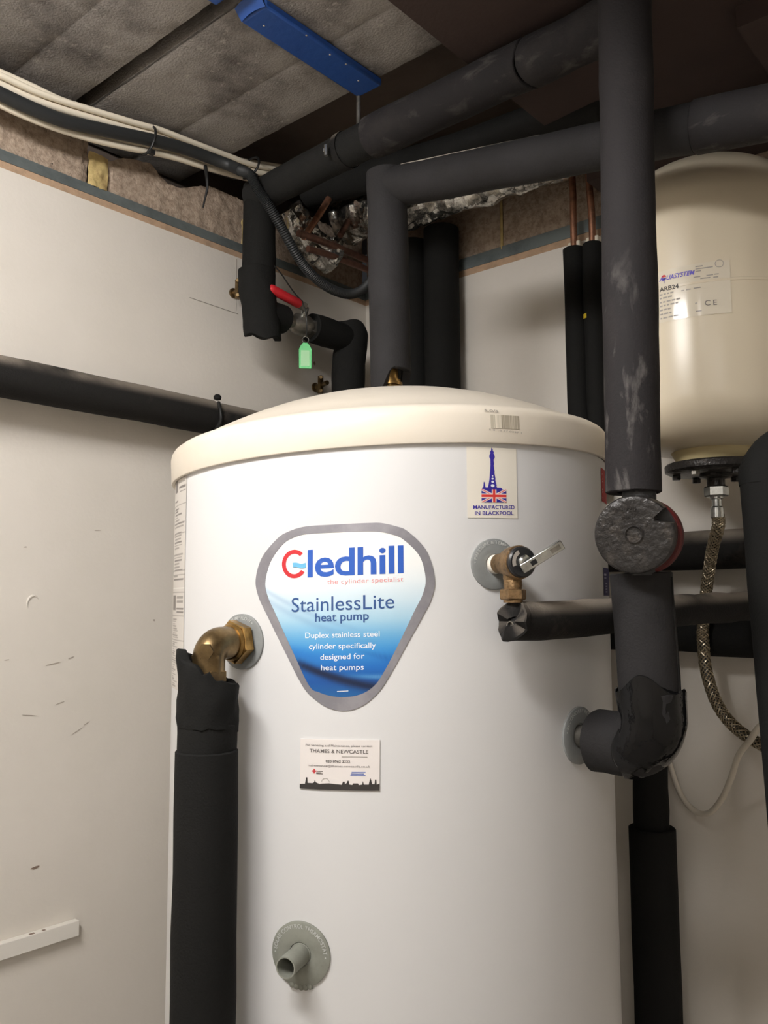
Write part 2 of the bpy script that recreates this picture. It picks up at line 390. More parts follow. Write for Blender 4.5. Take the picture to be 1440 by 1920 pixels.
# ceiling block rows (run along x)
def slab(x0, x1, y0, y1, z=2.31):
    n = max(6, int((x1 - x0) / 0.012)); m = max(4, int((y1 - y0) / 0.012)); g = G()
    def f(u, v):
        x = x0 + (x1 - x0) * u; y = y0 + (y1 - y0) * v
        e = min(u * (x1 - x0), (1 - u) * (x1 - x0), v * (y1 - y0), (1 - v) * (y1 - y0))
        zz = z + 0.0010 * noise.noise(Vector((x * 40, y * 40, 0))) + 0.0012 * noise.noise(Vector((x * 130, y * 130, 5)))
        return (x, y, zz + (0.0015 if e < 0.0005 else 0))
    g.grid(n, m, f); g.box((x0, y0, z + 0.006), (x1, y1, z + 0.065))
    obj('ceiling_block', g, M_SLAB, ceiling)
rows = [(-0.5022, -0.400), (-0.634, -0.5025), (-0.7548, -0.660), (-0.905, -0.7551), (-1.06, -0.931), (-1.19, -1.062)]
for a, b in rows:
    slab(-0.10, 0.505, a, b)
for a, b in ((-1.40, -1.215), (-1.60, -1.425), (-1.8, -1.61), (-2.05, -1.82), (-2.3, -2.07), (-2.6, -2.32)): slab(-0.10, 2.4, a, b)
# dark soffit over the far side and a dark strip along the back wall
g = G().box((0.555, -1.06, 2.25), (2.4, 0.0, 2.379)); g.box((0.60, -1.10, 2.165), (2.4, -1.06, 2.379)); struct(obj('trim_1', g, M_SOFFIT))  # lower box: unseen drop beam, added to shade the upper right
g = G().box((0.555, -0.09, 2.212), (2.4, -0.0005, 2.2495)); struct(obj('trim_2', g, M_SOFFIT))  # dark strip standing in for the shade above the wall track
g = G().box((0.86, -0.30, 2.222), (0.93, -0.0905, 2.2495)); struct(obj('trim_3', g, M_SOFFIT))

# marks on the left wall
def smear(y, z, w, h, tilt, m, name='scuff', x=0.0006):
    g = G(); n = 10; pts = []
    for i in range(n):
        a = 2 * math.pi * i / n; r = 0.75 + 0.35 * noise.noise(Vector((i * 1.7, y * 50, z * 50)))
        dy = math.cos(a) * w / 2 * r; dz = math.sin(a) * h / 2 * r
        pts.append(Vector((x, y + dy, z + dz + dy * tilt)))
    g.cap(g.ring(pts)); obj(name, g, m, wall_left)
smear(-0.684, 1.185, 0.017, 0.0045, 0.1, M_SCUFF_D)
for y, z, w, h, t, m in ((-0.667, 1.461, 0.030, 0.0022, 0.15, M_SCUFF), (-0.640, 1.468, 0.012, 0.0024, 0.3, M_SCUFF), (-0.628, 1.362, 0.024, 0.0020, 0.5, M_SCUFF), (-0.612, 1.372, 0.014, 0.0018, 0.5, M_SCUFF),
                         (-0.700, 1.392, 0.035, 0.0016, -0.15, M_SCUFF), (-0.655, 1.405, 0.018, 0.0014, 0.25, M_SCUFF), (-0.501, 1.519, 0.005, 0.004, 0, M_SCUFF), (-0.735, 1.470, 0.01, 0.0015, 0.1, M_SCUFF),
                         (-0.604, 1.655, 0.014, 0.0014, 0.1, M_SCUFF), (-0.715, 1.625, 0.006, 0.002, 0.1, M_SCUFF)): smear(y, z, w, h, t, m)
g = G(); pts = []
for i in range(13):
    a = math.radians(-35 + 180 * i / 12); pts.append((0.0, -0.700 - 0.009 * math.cos(a), 1.546 + 0.011 * math.sin(a)))
g.tube(smooth_path(pts, 3), lambda u: 0.0006 + 0.0013 * math.sin(u * math.pi), 8); obj('plaster_nick', g, M_WALL, wall_left)
def stroke(a, b, w, m=M_PENCIL, name='pencil_line'):
    g = G(); g.bar((0.0004, a[0], a[1]), (0.0004, b[0], b[1]), w, 0.0004, (0, 0, 1) if abs(a[1] - b[1]) < 0.02 else (0, 1, 0)); obj(name, g, m, wall_left)
stroke((-0.445, 2.0575), (-0.34, 2.0555), 0.0012); stroke((-0.3455, 2.155), (-0.3450, 2.060), 0.0009)
smear(-0.150, 2.005, 0.007, 0.010, 0, M_SCUFF_D)

# white batten on the left wall
bt = thing('wall_batten', 'white painted timber batten screwed to the wall below the horizontal black pipe', 'batten', (0.0, -1.0, 1.08))
g = G().box((0.0, -1.60, 1.0800), (0.012, -0.6205, 1.1012)); obj('batten', g, M_WHITEWOOD, bt, bevel=0.001)
for y, w in ((-0.672, 0.004), (-0.689, 0.007)):
    g = G().box((0.006, y - w / 2, 1.1010), (0.0105, y + w / 2, 1.1016)); obj('chip', g, M_SCUFF_D, bt)
# ------------------------------------------------------------------ lamp behind and above the camera, and an added fill lamp
lm = thing('strip_light', 'white strip light with two lit diffusers hung under the ceiling', 'light', (0.66, -1.42, 2.31))
obj('backplate', G().box((0.28, -1.455, 2.262), (1.06, -1.385, 2.285)), M_WHITEWOOD, lm)
obj('hanger', G().tube(line((0.4, -1.42, 2.28), (0.4, -1.42, 2.312), 2), 0.006, 10), M_STEEL, lm)
obj('hanger', G().tube(line((0.94, -1.42, 2.28), (0.94, -1.42, 2.312), 2), 0.006, 10), M_STEEL, lm)
m = bpy.data.materials.new('lamp_diffuser'); m.use_nodes = True
b = m.node_tree.nodes['Principled BSDF']; b.inputs['Emission Color'].default_value = (*LAMP_COLOR, 1); b.inputs['Emission Strength'].default_value = LAMP_STRENGTH
b.inputs['Base Color'].default_value = (0.9, 0.9, 0.9, 1)
m2 = m.copy(); m2.node_tree.nodes['Principled BSDF'].inputs['Emission Strength'].default_value = FILL_STRENGTH
UPV = Vector((0, 0, 1))
for a, c in ((0.44, 0.71), (0.77, 0.98)):
    obj('diffuser', G().box((a, -1.46, 2.15), (c, -1.38, 2.261)), m, lm)
lm2 = thing('round_fill_light', 'added round fill lamp, out of view on the ceiling farther back in the room', 'light', (1.75, -2.1, 2.31))  # fill lamp added out of view to lift the shaded side
obj('base', G().lathe((1.75, -2.1, 2.285), UPV, [(0.13, 0), (0.14, 0.004), (0.14, 0.024), (0.1, 0.025)], 40), M_WHITEWOOD, lm2)
obj('diffuser', G().lathe((1.75, -2.1, 2.284), -UPV, [(0.125, 0), (0.12, 0.03), (0.09, 0.055), (0.03, 0.066), (0.0, 0.067)], 40), m2, lm2)
# ------------------------------------------------------------------ hot water cylinder
AX = Vector((0.438, -0.4406, 0)); E = Vector((0.76306, 0.64633, 0)); W = Vector((0.64633, -0.76306, 0)); UP = Vector((0, 0, 1)); RC = 0.275
def cyl(s, z, r=RC):
    t = s / RC; return AX + r * (math.sin(t) * E + math.cos(t) * W) + UP * z
def cyd(deg, r, z): return cyl(math.radians(deg) * RC, z, r)
def nrm(deg): return (cyd(deg, 1, 0) - AX).normalized()
def tang(deg): t = math.radians(deg); return (math.cos(t) * E - math.sin(t) * W)
LT = Matrix.Rotation(math.radians(2.5), 4, W); LC = AX + UP * 1.705
LT = Matrix.Translation(LC) @ LT @ Matrix.Translation(-LC)
hw = thing('hot_water_cylinder', 'tall white hot water cylinder with a cream domed lid and a large blue triangular label', 'cylinder', AX)
g = G().lathe(AX, UP, [(RC - 0.01, 0.03), (RC, 0.035), (RC, 0.6), (RC, 1.2), (RC, 1.715)], 128); body = obj('body', g, M_CYL, hw)
g = G().lathe(AX, UP, [(0.24, 0.0), (0.26, 0.0), (0.262, 0.03), (0.24, 0.032)], 64); obj('base', g, M_BLACKPLASTIC, hw)
RL = 0.2805
def capz(r): return 1.818 - 0.073 * (r / 0.268) ** 2
prof = [(0.2745, 1.7065), (0.2765, 1.704), (RL - 0.0006, 1.7042), (RL, 1.7055), (RL, 1.733), (RL - 0.001, 1.738), (RL - 0.0035, 1.742), (RL - 0.008, 1.7452), (0.268, 1.7465)] + [(r, capz(r)) for r in (0.255, 0.24, 0.22, 0.2, 0.17, 0.14, 0.11, 0.08, 0.05, 0.02)]
g = G().lathe(AX, UP, prof, 128, caps=False); g.v = [LT @ v for v in g.v]; lid = obj('lid', g, M_LID, hw, sharp=50)
g = G()
for i in range(14):
    a = random.uniform(-0.02, 0.09); p = AX + E * a + W * random.uniform(-0.0, 0.05); r = (p - AX).length; p.z = capz(r) + 0.001
    g.lathe(LT @ p, UP, [(0.001, 0), (random.uniform(0.003, 0.006), 0.0008), (0.001, random.uniform(0.002, 0.0035))], 7)
stuff(obj('plaster_crumbs', g, M_LID, lid))

def patch(name, s0, s1, z0, z1, n, m, paint, parent, r=RC + 0.0005, mm=None, warp=None, fn=None):
    """printed sheet wrapped on the jacket; paint(u,v)->(r,g,b) 0-255, v up"""
    g = G(); cols = []
    for j in range(m + 1):
        for i in range(n + 1):
            u, v = i / n, j / m; s = s0 + (s1 - s0) * u; z = z0 + (z1 - z0) * v
            if warp: s, z = warp(s, z)
            g.v.append(fn(s, z) if fn else cyl(s, z, r)); cols.append(rgb(*paint(u, v)))
    for j in range(m):
        for i in range(n):
            a = j * (n + 1) + i; g.f.append((a, a + 1, a + n + 2, a + n + 1)); g.mi.append(0)
    return obj(name, g, mm or M_PRINT, parent, colors=cols)

# --- triangular label: smooth outline, silver border, printed face, lettering
OUT = [(-0.0930, 1.6226), (-0.0800, 1.6240), (-0.0600, 1.6246), (-0.0400, 1.6252), (-0.0220, 1.6257), (-0.0090, 1.6255), (0.0050, 1.6223), (0.0172, 1.6170), (0.0357, 1.5975), (0.0435, 1.570), (0.0400, 1.5506), (0.0312, 1.5336), (0.0155, 1.5062), (-0.0007, 1.4775), (-0.0124, 1.4603), (-0.0270, 1.4478), (-0.044, 1.4421), (-0.0620, 1.4445), (-0.0767, 1.4529), (-0.0896, 1.4655), (-0.1095, 1.4990), (-0.1302, 1.5337), (-0.1422, 1.5545), (-0.1454, 1.5720), (-0.1376, 1.5935), (-0.1188, 1.6124), (-0.1066, 1.6188)]
INN = [(-0.0890, 1.6155), (-0.0760, 1.6163), (-0.0600, 1.6167), (-0.0400, 1.6171), (-0.0220, 1.6174), (-0.0100, 1.6167), (0.0010, 1.6142), (0.0120, 1.6095), (0.0285, 1.5925), (0.0344, 1.5703), (0.0312, 1.5545), (0.0235, 1.5395), (0.0085, 1.5090), (-0.0072, 1.4795), (-0.0170, 1.4660), (-0.0300, 1.4580), (-0.0467, 1.4551), (-0.0610, 1.4563), (-0.0715, 1.4592), (-0.0824, 1.4657), (-0.1010, 1.5000), (-0.1200, 1.5350), (-0.1305, 1.5545), (-0.1332, 1.5690), (-0.1268, 1.5890), (-0.1130, 1.6058), (-0.1010, 1.6124)]
def closed(pts, k=8):
    n = len(pts); out = []
    for i in range(n):
        a, b, c, d = (Vector((*pts[(i + q) % n], 0)) for q in (-1, 0, 1, 2))
        for j in range(k):
            t = j / k; out.append(0.5 * ((2 * b) + (c - a) * t + (2 * a - 5 * b + 4 * c - d) * t * t + (3 * b - a - 3 * c + d) * t ** 3))
    return [(p.x, p.y) for p in out]
oc, ic = closed(OUT), closed(INN)
def mix(a, b, t): t = max(0, min(1, t)); return tuple(x + (y - x) * t for x, y in zip(a, b))
def ss(a, b, x): t = max(0, min(1, (x - a) / (b - a))); return t * t * (3 - 2 * t)
STOPS = [(1.4551, (34, 98, 158)), (1.470, (20, 84, 160)), (1.484, (28, 108, 190)), (1.500, (60, 146, 214)), (1.515, (112, 178, 222)), (1.530, (168, 208, 230)), (1.548, (206, 228, 240)), (1.568, (234, 243, 247)), (1.585, (246, 248, 247)), (1.63, (249, 248, 244))]
def panel(s, z):
    z -= 0.022 * (s + 0.047)
    c = STOPS[-1][1]
    for (a, ca), (b, cb) in zip(STOPS, STOPS[1:]):
        if z < b: c = mix(ca, cb, (z - a) / (b - a)); break
    x = (s + 0.100) / 0.12                       # 0 at the lower left corner of the face, 1 at its right
    zc = 1.4905 - 0.053 * x + 0.022 * x * x      # navy swoosh
    d = z - zc
    c = mix(c, (18, 30, 60), 0.95 * math.exp(-(d / 0.0046) ** 2) * ss(-0.05, 0.1, x))
    zl = 1.4785 - 0.006 * x
    c = mix(c, (150, 208, 238), 0.5 * math.exp(-((z - zl) / 0.0020) ** 2) * ss(0.35, 0.75, x))
    zm = 1.5065 - 0.014 * x + 0.004 * math.sin(x * 5)
    c = mix(c, (22, 92, 170), 0.55 * math.exp(-((z - zm) / 0.0028) ** 2) * ss(0.4, 0.85, x))
    c = mix(c, (30, 110, 194), 0.6 * math.exp(-((z - (1.498 - 0.02 * x)) / 0.006) ** 2) * ss(0.5, 0.0, x))
    for q, wd, st in ((1.545, 0.003, 0.22), (1.536, 0.004, 0.2)):
        zq = q - 0.055 * x + 0.02 * x * x
        c = mix(c, (90, 130, 180), st * math.exp(-((z - zq) / wd) ** 2) * ss(0.85, 0.2, x))
    return c
g = G(); cols = []; n = len(ic); cx, cz = -0.048, 1.545; K = 70
for j in range(K + 1):
    for k in range(n):
        s = cx + (ic[k][0] - cx) * j / K; z = cz + (ic[k][1] - cz) * j / K
        g.v.append(cyl(s, z, RC + 0.0006)); cols.append(rgb(*panel(s, z)))
for j in range(K):
    for k in range(n): g.f.append((j * n + k, j * n + (k + 1) % n, (j + 1) * n + (k + 1) % n, (j + 1) * n + k)); g.mi.append(0)
label = obj('brand_label', g, M_PRINT, hw, colors=cols); label['label'] = 'rounded triangular sticker, white fading to deep blue'
g = G(); a = g.ring([cyl(s, z, RC + 0.0004) for s, z in oc]); b = g.ring([cyl(s, z, RC + 0.0010) for s, z in oc]); c = g.ring([cyl(s, z, RC + 0.0010) for s, z in ic]); d = g.ring([cyl(s, z, RC + 0.0004) for s, z in ic])
g.strip(a, b); g.strip(b, c); g.strip(c, d); obj('border', g, M_SILVER, label)
on = lambda s, z: cyl(s, z, RC + 0.0009)
on2 = lambda s, z: cyl(s, z, RC + 0.0012)
obj('lettering', fit_text('ledhill', -0.0845, 1.5730, 0.0126, 1.5765, 0.0268, on, bold=0.018, spacing=0.96), I_BLUE, label)
g = G(); n = 26; ri, ro = 0.0103, 0.0144; pin = []; pout = []
for i in range(n + 1):
    a = math.radians(48 + 276 * i / n); gx, gz = -0.0992, 1.5860
    pin.append(on(gx + ri * math.cos(a) * 0.93, gz + ri * math.sin(a))); pout.append(on(gx + ro * math.cos(a) * 0.98, gz + ro * math.sin(a)))
i0 = len(g.v); g.v += pin + pout
for i in range(n): g.f.append((i, i + 1, n + 2 + i, n + 1 + i)); g.mi.append(0)
obj('emblem_ring', g, I_RED, label)
g = G(); top = [(-0.1010 + 0.0145 * i / 10, 1.5868 + 0.0007 * math.sin(i * 0.62 + 0.4)) for i in range(11)]; bot = [(-0.1006 + 0.0143 * i / 10, 1.5822 + 0.0007 * math.sin(i * 0.62 + 0.4)) for i in range(11)]
poly_on(g, top + bot[::-1], on2); obj('emblem_wave', g, I_SKY, label)
obj('lettering', fit_text('the cylinder specialist', -0.0636, 1.5652, 0.0122, 1.5677, 0.0046, on, bold=-0.008), I_PINK, label)
def hum(body, *a, **k): return fit_text(body, *a, **k)
obj('lettering', hum('StainlessLite', -0.1018, 1.5378, 0.0033, 1.5415, 0.0143, on, bold=0.0), I_NAVY, label)
obj('lettering', hum('heat pump', -0.0761, 1.5283, -0.0217, 1.5305, 0.0082, on, bold=0.012), I_NAVY, label)
for body, u0, v0, u1, v1 in (('Duplex stainless steel', -0.0867, 1.5121, -0.0112, 1.5141), ('cylinder specifically', -0.0826, 1.5013, -0.0149, 1.5030), ('designed for', -0.0706, 1.4910, -0.0261, 1.4926), ('heat pumps', -0.0698, 1.4808, -0.0268, 1.4818)):
    obj('lettering', fit_text(body, u0, v0, u1, v1, 0.0054, on, bold=0.004), I_WHITE, label)
g = G(); g.grid(6, 1, lambda u, v: on(-0.0534 + 0.0114 * u, 1.4601 + 0.0008 * u + 0.0007 * v)); obj('small_print', g, I_WHITE, label)

# --- service contact card
def cardf(u, v, lift=0.0012):
    s = -0.0912 + 0.0797 * u + 0.0006 * (v - 0.5); z = 1.3662 + 0.0476 * v + 0.0008 * u; return cyl(s, z, RC + lift)
g = G(); n = 16
lo = [cardf(i / n, 0, 0.0001) for i in range(n + 1)]; hi_ = [cardf(i / n, 1, 0.0001) for i in range(n + 1)]
g.grid(n, 2, lambda u, v: cardf(u, v)); r1 = g.ring([cardf(i / n, 0) for i in range(n + 1)] + [cardf(1 - i / n, 1) for i in range(n + 1)]); r0 = g.ring(lo + hi_[::-1]); g.strip(r0, r1)
card = obj('contact_card', g, M_CARD, hw); card['label'] = 'small white service card with a dark city skyline'
cf = lambda u, v: cardf(u, v, 0.0015)
g = G(); sk = [(0, 0.0), (0, 0.09), (0.07, 0.10), (0.08, 0.20), (0.085, 0.23), (0.10, 0.23), (0.105, 0.12), (0.17, 0.12), (0.19, 0.14), (0.20, 0.19), (0.21, 0.14), (0.26, 0.11), (0.30, 0.12), (0.38, 0.13), (0.45, 0.12), (0.54, 0.11), (0.555, 0.17), (0.575, 0.17), (0.58, 0.12), (0.605, 0.15), (0.61, 0.19), (0.625, 0.19), (0.63, 0.12), (0.67, 0.11), (0.68, 0.14), (0.74, 0.14), (0.75, 0.11), (0.79, 0.12), (0.80, 0.19), (0.81, 0.12), (0.87, 0.12), (0.88, 0.20), (0.89, 0.25), (0.90, 0.20), (0.91, 0.13), (0.94, 0.13), (0.945, 0.22), (0.96, 0.22), (0.965, 0.12), (1, 0.14), (1, 0)]
g2 = [(u, 0.0) for u, v in sk[1:-1]]
for (u0, v0), (u1, v1) in zip(sk[1:-2], sk[2:-1]):
    if u1 > u0: poly_on(g, [(u0, 0), (u1, 0), (u1, v1), (u0, v0)], cf)
obj('skyline', g, I_BLACK, card)
g = G()
for i in range(18):
    a0, a1 = math.pi * i / 18, math.pi * (i + 1) / 18; c0 = (0.335, 0.145)
    poly_on(g, [(c0[0] + r * 0.62 * math.cos(a), c0[1] + r * math.sin(a)) for r, a in ((0.075, a0), (0.085, a0), (0.085, a1), (0.075, a1))], cf)
obj('skyline_wheel', g, I_LIGHT, card)
for body, u0, v0, u1, v1, h, mm, bd in (('For Servicing and Maintenance, please contact', 0.07, 0.862, 0.91, 0.862, 0.042, I_GREY, 0.0), ('THAMES & NEWCASTLE', 0.125, 0.735, 0.86, 0.733, 0.072, I_GREY, 0.01), ('020 8962 2222', 0.335, 0.545, 0.64, 0.545, 0.052, I_BLACK, 0.01), ('maintenance@thames-newcastle.co.uk', 0.105, 0.455, 0.885, 0.455, 0.042, I_GREY, 0.0)):
    obj('lettering', fit_text(body, u0, v0, u1, v1, h, cf, bold=bd), mm, card)
obj('small_print', poly_on(G(), [(0.535, 0.655), (0.85, 0.655), (0.85, 0.672), (0.535, 0.672)], cf), I_LIGHT, card); obj('small_print', poly_on(G(), [(0.64, 0.035), (0.90, 0.035), (0.90, 0.05), (0.64, 0.05)], cf), I_LIGHT, card)
g = G(); poly_on(g, [(0.155, 0.352), (0.22, 0.352), (0.22, 0.375), (0.155, 0.375)], cf); poly_on(g, [(0.18, 0.315), (0.197, 0.315), (0.197, 0.405), (0.18, 0.405)], cf); obj('red_cross', g, I_RED, card)
g = G()
for a, b, v in ((0.225, 0.30, 0.355), (0.215, 0.28, 0.325), (0.215, 0.30, 0.305)): poly_on(g, [(a, v), (b, v), (b, v + 0.015), (a, v + 0.015)], cf)
obj('small_print', g, I_GREY, card)
g = G()
for a, b, v in ((0.66, 0.83, 0.35), (0.65, 0.81, 0.318), (0.645, 0.83, 0.288)): poly_on(g, [(a, v), (b, v), (b, v + 0.018), (a, v + 0.018)], cf)
obj('small_print', g, I_LBLUE, card)

# --- maker's town sticker with tower and flag
st = patch('town_sticker', 0.0782, 0.1362, 1.632, 1.7045, 10, 4, lambda u, v: (238, 232, 219), hw, warp=lambda s, z: (s, z + 0.02 * (s - 0.107)), mm=M_PRINT_M)
f1 = lambda s, z: cyl(s, z, RC + 0.0008); f2 = lambda s, z: cyl(s, z, RC + 0.0010); f3 = lambda s, z: cyl(s, z, RC + 0.0012)
g = G(); X = 0.1063
half = [(0.0003, 1.7042), (0.0008, 1.7015), (0.0014, 1.7008), (0.0022, 1.6995), (0.0016, 1.6985), (0.0028, 1.6965), (0.0030, 1.6942), (0.0018, 1.6922), (0.0018, 1.6865), (0.0024, 1.6790), (0.0032, 1.6715), (0.0045, 1.6650), (0.0052, 1.6625)]
for (a, za), (b, zb) in zip(half, half[1:]): poly_on(g, [(X - a, za), (X + a, za), (X + b + 0.0006, zb), (X - b, zb)], f1)
poly_on(g, [(0.0945, 1.6605), (0.1185, 1.6612), (0.1165, 1.6632), (0.0950, 1.6628)], f1); poly_on(g, [(0.0958, 1.6625), (0.0985, 1.6625), (0.0980, 1.6650), (0.0975, 1.6685), (0.0966, 1.6685), (0.0962, 1.6650)], f1)
obj('tower_emblem', g, I_INDIGO, st)
g = G()
for z, r in ((1.6650, 0.0016), (1.6690, 0.0012), (1.6722, 0.0010), (1.6750, 0.0007)):
    for rr, m_ in ((r, 0),):
        pts = [(X + 0.0003 + rr * 1.35 * math.cos(a), z + rr * math.sin(a)) for a in [2 * math.pi * i / 10 for i in range(10)]]
        poly_on(g, pts, f2)
obj('tower_arches', g, I_WHITE, st)
def flag(u, v):
    x, y = (u - 0.5) * 2, v - 0.5; d = abs(abs(x) - abs(2 * y)) * 0.5 / math.sqrt(1.25) * 2
    if abs(x) < 0.11 or abs(y) < 0.11: return (224, 62, 58)
    if abs(x) < 0.19 or abs(y) < 0.19: return (238, 226, 220)
    dd = abs(abs(x) / 2 - abs(y))
    if dd < 0.035: return (226, 84, 84)
    if dd < 0.10: return (238, 226, 222)
    return (52, 42, 150)
patch('flag_emblem', 0.0938, 0.1225, 1.6475, 1.6608, 70, 36, flag, st, r=RC + 0.0009, warp=lambda s, z: (s, z + 0.03 * (s - 0.094)))
obj('lettering', fit_text('MANUFACTURED', 0.0846, 1.6405, 0.1324, 1.6421, 0.0038, f1, bold=0.014), I_INDIGO, st)
obj('lettering', fit_text('IN BLACKPOOL', 0.0864, 1.6344, 0.1309, 1.6360, 0.0038, f1, bold=0.014), I_INDIGO, st)

# --- printed data strips round the sides
rs = random.Random(3)
lines_ = []
zz = 0.985
marks = []
def data(u, v):
    c = (214, 209, 202); y = 1 - v
    for a, b, u0, u1, col in marks:
        if a <= y <= b and u0 <= u <= u1: return col
    return c
G1 = (160, 154, 148); G2 = (128, 122, 118)
marks += [(0.025, 0.085, 0.30, 0.55, G2), (0.02, 0.03, 0.62, 0.95, G1), (0.04, 0.05, 0.62, 0.95, G1), (0.065, 0.075, 0.65, 0.97, G2), (0.085, 0.092, 0.68, 0.97, G2), (0.100, 0.103, 0.2, 1, G1)]
for y in (0.125, 0.165, 0.175): marks.append((y, y + 0.006, 0.3, rs.uniform(0.55, 0.7), G2))
for k in range(22):
    y = 0.19 + k * 0.0145
    if k % 7 == 5: continue
    marks.append((y, y + 0.0065, rs.uniform(0.28, 0.36), rs.uniform(0.6, 0.95), G1 if k % 3 else G2))
marks += [(0.148, 0.151, 0.1, 1, G1), (0.283, 0.286, 0.1, 1, G1), (0.455, 0.458, 0.1, 1, G1), (0.475, 0.477, 0.1, 1, G1), (0.535, 0.539, 0, 1, (240, 238, 232)), (0.555, 0.558, 0.1, 1, G1), (0.57, 0.64, 0.28, 0.56, G2), (0.575, 0.585, 0.62, 0.95, G1), (0.595, 0.605, 0.62, 0.95, G1), (0.63, 0.637, 0.6, 0.97, G2), (0.645, 0.652, 0.62, 0.97, G2), (0.665, 0.668, 0.1, 1, G1), (0.712, 0.715, 0.1, 1, G1), (0.775, 0.778, 0.1, 1, G1)]
for k in range(30):
    y = 0.68 + k * 0.0105
    marks.append((y, y + 0.005, rs.uniform(0.25, 0.34), rs.uniform(0.45, 0.75), G1))
dl = patch('data_label', -0.372, -0.2815, 1.4475, 1.700, 46, 260, data, hw, warp=lambda s, z: (s, z - 0.12 * max(0, -0.30 - s) * 0), mm=M_PRINT_M); dl['label'] = 'grey strip of small print and bar codes down the side'
rl = patch('warning_label', 0.3095, 0.36, 1.664, 1.704, 24, 40, lambda u, v: (236, 220, 216) if (0.1 < u < 0.14 + 0.06 * math.sin(v * 23) and 0.1 < v < 0.9 and int(v * 26) % 2) else (172, 44, 46), hw, mm=M_PRINT_M); rl['label'] = 'red label half behind the pipe'
bl = patch('notice_label', 0.3065, 0.36, 1.5535, 1.586, 24, 30, lambda u, v: (196, 196, 214) if (0.08 < u < 0.3 and (0.72 < v < 0.78 or 0.62 < v < 0.66)) or (0.2 < u < 0.38 and 0.12 < v < 0.5 and int(v * 40) % 2) else (46, 42, 92), hw, mm=M_PRINT_M); bl['label'] = 'dark blue label half behind the pipe'
bars = [rs.random() for _ in range(60)]
def barcode(u, v):
    k = bars[min(59, int(u * 60))]; 
    if u < 0.16: return (196, 188, 170) if k > 0.3 else (226, 217, 198)
    if u < 0.2: return (238, 230, 212)
    if u < 0.38: return (206, 198, 180) if k > 0.5 else (228, 219, 202)
    if u < 0.48: return (150, 142, 124) if k > 0.15 else (190, 180, 160)
    return (176, 166, 148) if k > 0.3 else (214, 206, 188)
lf = lambda s, z: LT @ cyl(s, z, RL + 0.0004)
bc = patch('barcode', 0.1040, 0.1375, 1.7190, 1.7330, 60, 2, barcode, lid, mm=M_PRINT_M, fn=lf)
obj('lettering', fit_text('5.0/5', 0.0975, 1.7362, 0.1135, 1.7354, 0.0025, lambda s, z: LT @ cyl(s, z, RL + 0.0004), bold=0.02), I_LIGHT, lid)
obj('lettering', fit_text('5 0 18 37 0337 1', 0.1015, 1.7165, 0.1400, 1.7145, 0.0018, lf), I_LIGHT, lid)

# --- port collars with ring lettering
def collar(deg, z, R, text, m, half_span, bore, lip=0.0035, mt=M_WTEXT, stub=None, thick=0.0022):
    nn, tt = nrm(deg), tang(deg)
    def on_(a, r, lift):
        p = cyd(deg, RC, z); s = r * math.sin(a); y = r * math.cos(a)
        return cyl(math.radians(deg) * RC + s, z + y, RC + lift)
    g = G(); n = 56; rings = []
    for r, lift in ((R, 0.0), (R, thick), (R - 0.001, thick + 0.0006), (bore + 0.003, thick + 0.0006), (bore, thick), (bore, 0.0)):
        rings.append(g.ring([on_(2 * math.pi * i / n, r, lift) for i in range(n)]))
    for a, b in zip(rings, rings[1:]): g.strip(a, b)
    c = obj('port_collar', g, m, hw)
    V, F = text_mesh(text, 0.012, 1.02); g = G(); x0 = min(v.x for v in V); x1 = max(v.x for v in V); cap = R * 0.125; ro = R * 0.80
    for v in V:
        a = math.radians(-half_span + 2 * half_span * (v.x - x0) / (x1 - x0)); g.v.append(on_(a, ro + v.y / 0.7 * cap, thick + 0.0010))
    for f in F: g.f.append(f); g.mi.append(0)
    obj('lettering', g, mt, c)
    return c
collar(22.27, 1.585, 0.0258, '• PRESSURE & TEMP RELIEF •', M_GREYDISC, 88, 0.0105)
collar(-34.0, 1.5072, 0.0285, '• PUMP FLOW •', M_GREYDISC, 40, 0.0135)
collar(46.4, 1.4055, 0.0300, '• SECONDARY RETURN •', M_GREYDISC, 80, 0.0125)
c4 = collar(-18.7, 1.2112, 0.0303, '• SOLAR CONTROL THERMOSTAT •', M_GREENDISC, 92, 0.0112)
def on4(a, r, lift): return cyl(math.radians(-18.7) * RC + r * math.sin(a), 1.2112 + r * math.cos(a), RC + lift)
g = G()
for i in range(5):
    a = math.radians(160 + 9 * i); g.lathe(on4(a, 0.0298, 0.001), nrm(-18.7), [(0.001, 0), (0.0035, 0.0004), (0.0025, 0.0022), (0.0005, 0.003)], 8)
obj('sealant_blob', g, M_GREENDISC, c4)
nn = nrm(-18.7); o = cyd(-18.7, RC - 0.01, 1.2112)
g = G().lathe(o, nn, [(0.0105, 0), (0.0105, 0.0115), (0.0098, 0.0118), (0.0098, 0.0445), (0.0086, 0.0445), (0.0086, 0.004), (0.0, 0.004)], 40); obj('thermostat_pocket', g, [M_GREENDISC], hw)
g = G().lathe(o, nn, [(0.0084, 0.006), (0.0084, 0.0065)], 30); obj('pocket_bore', g, M_INNER, hw)

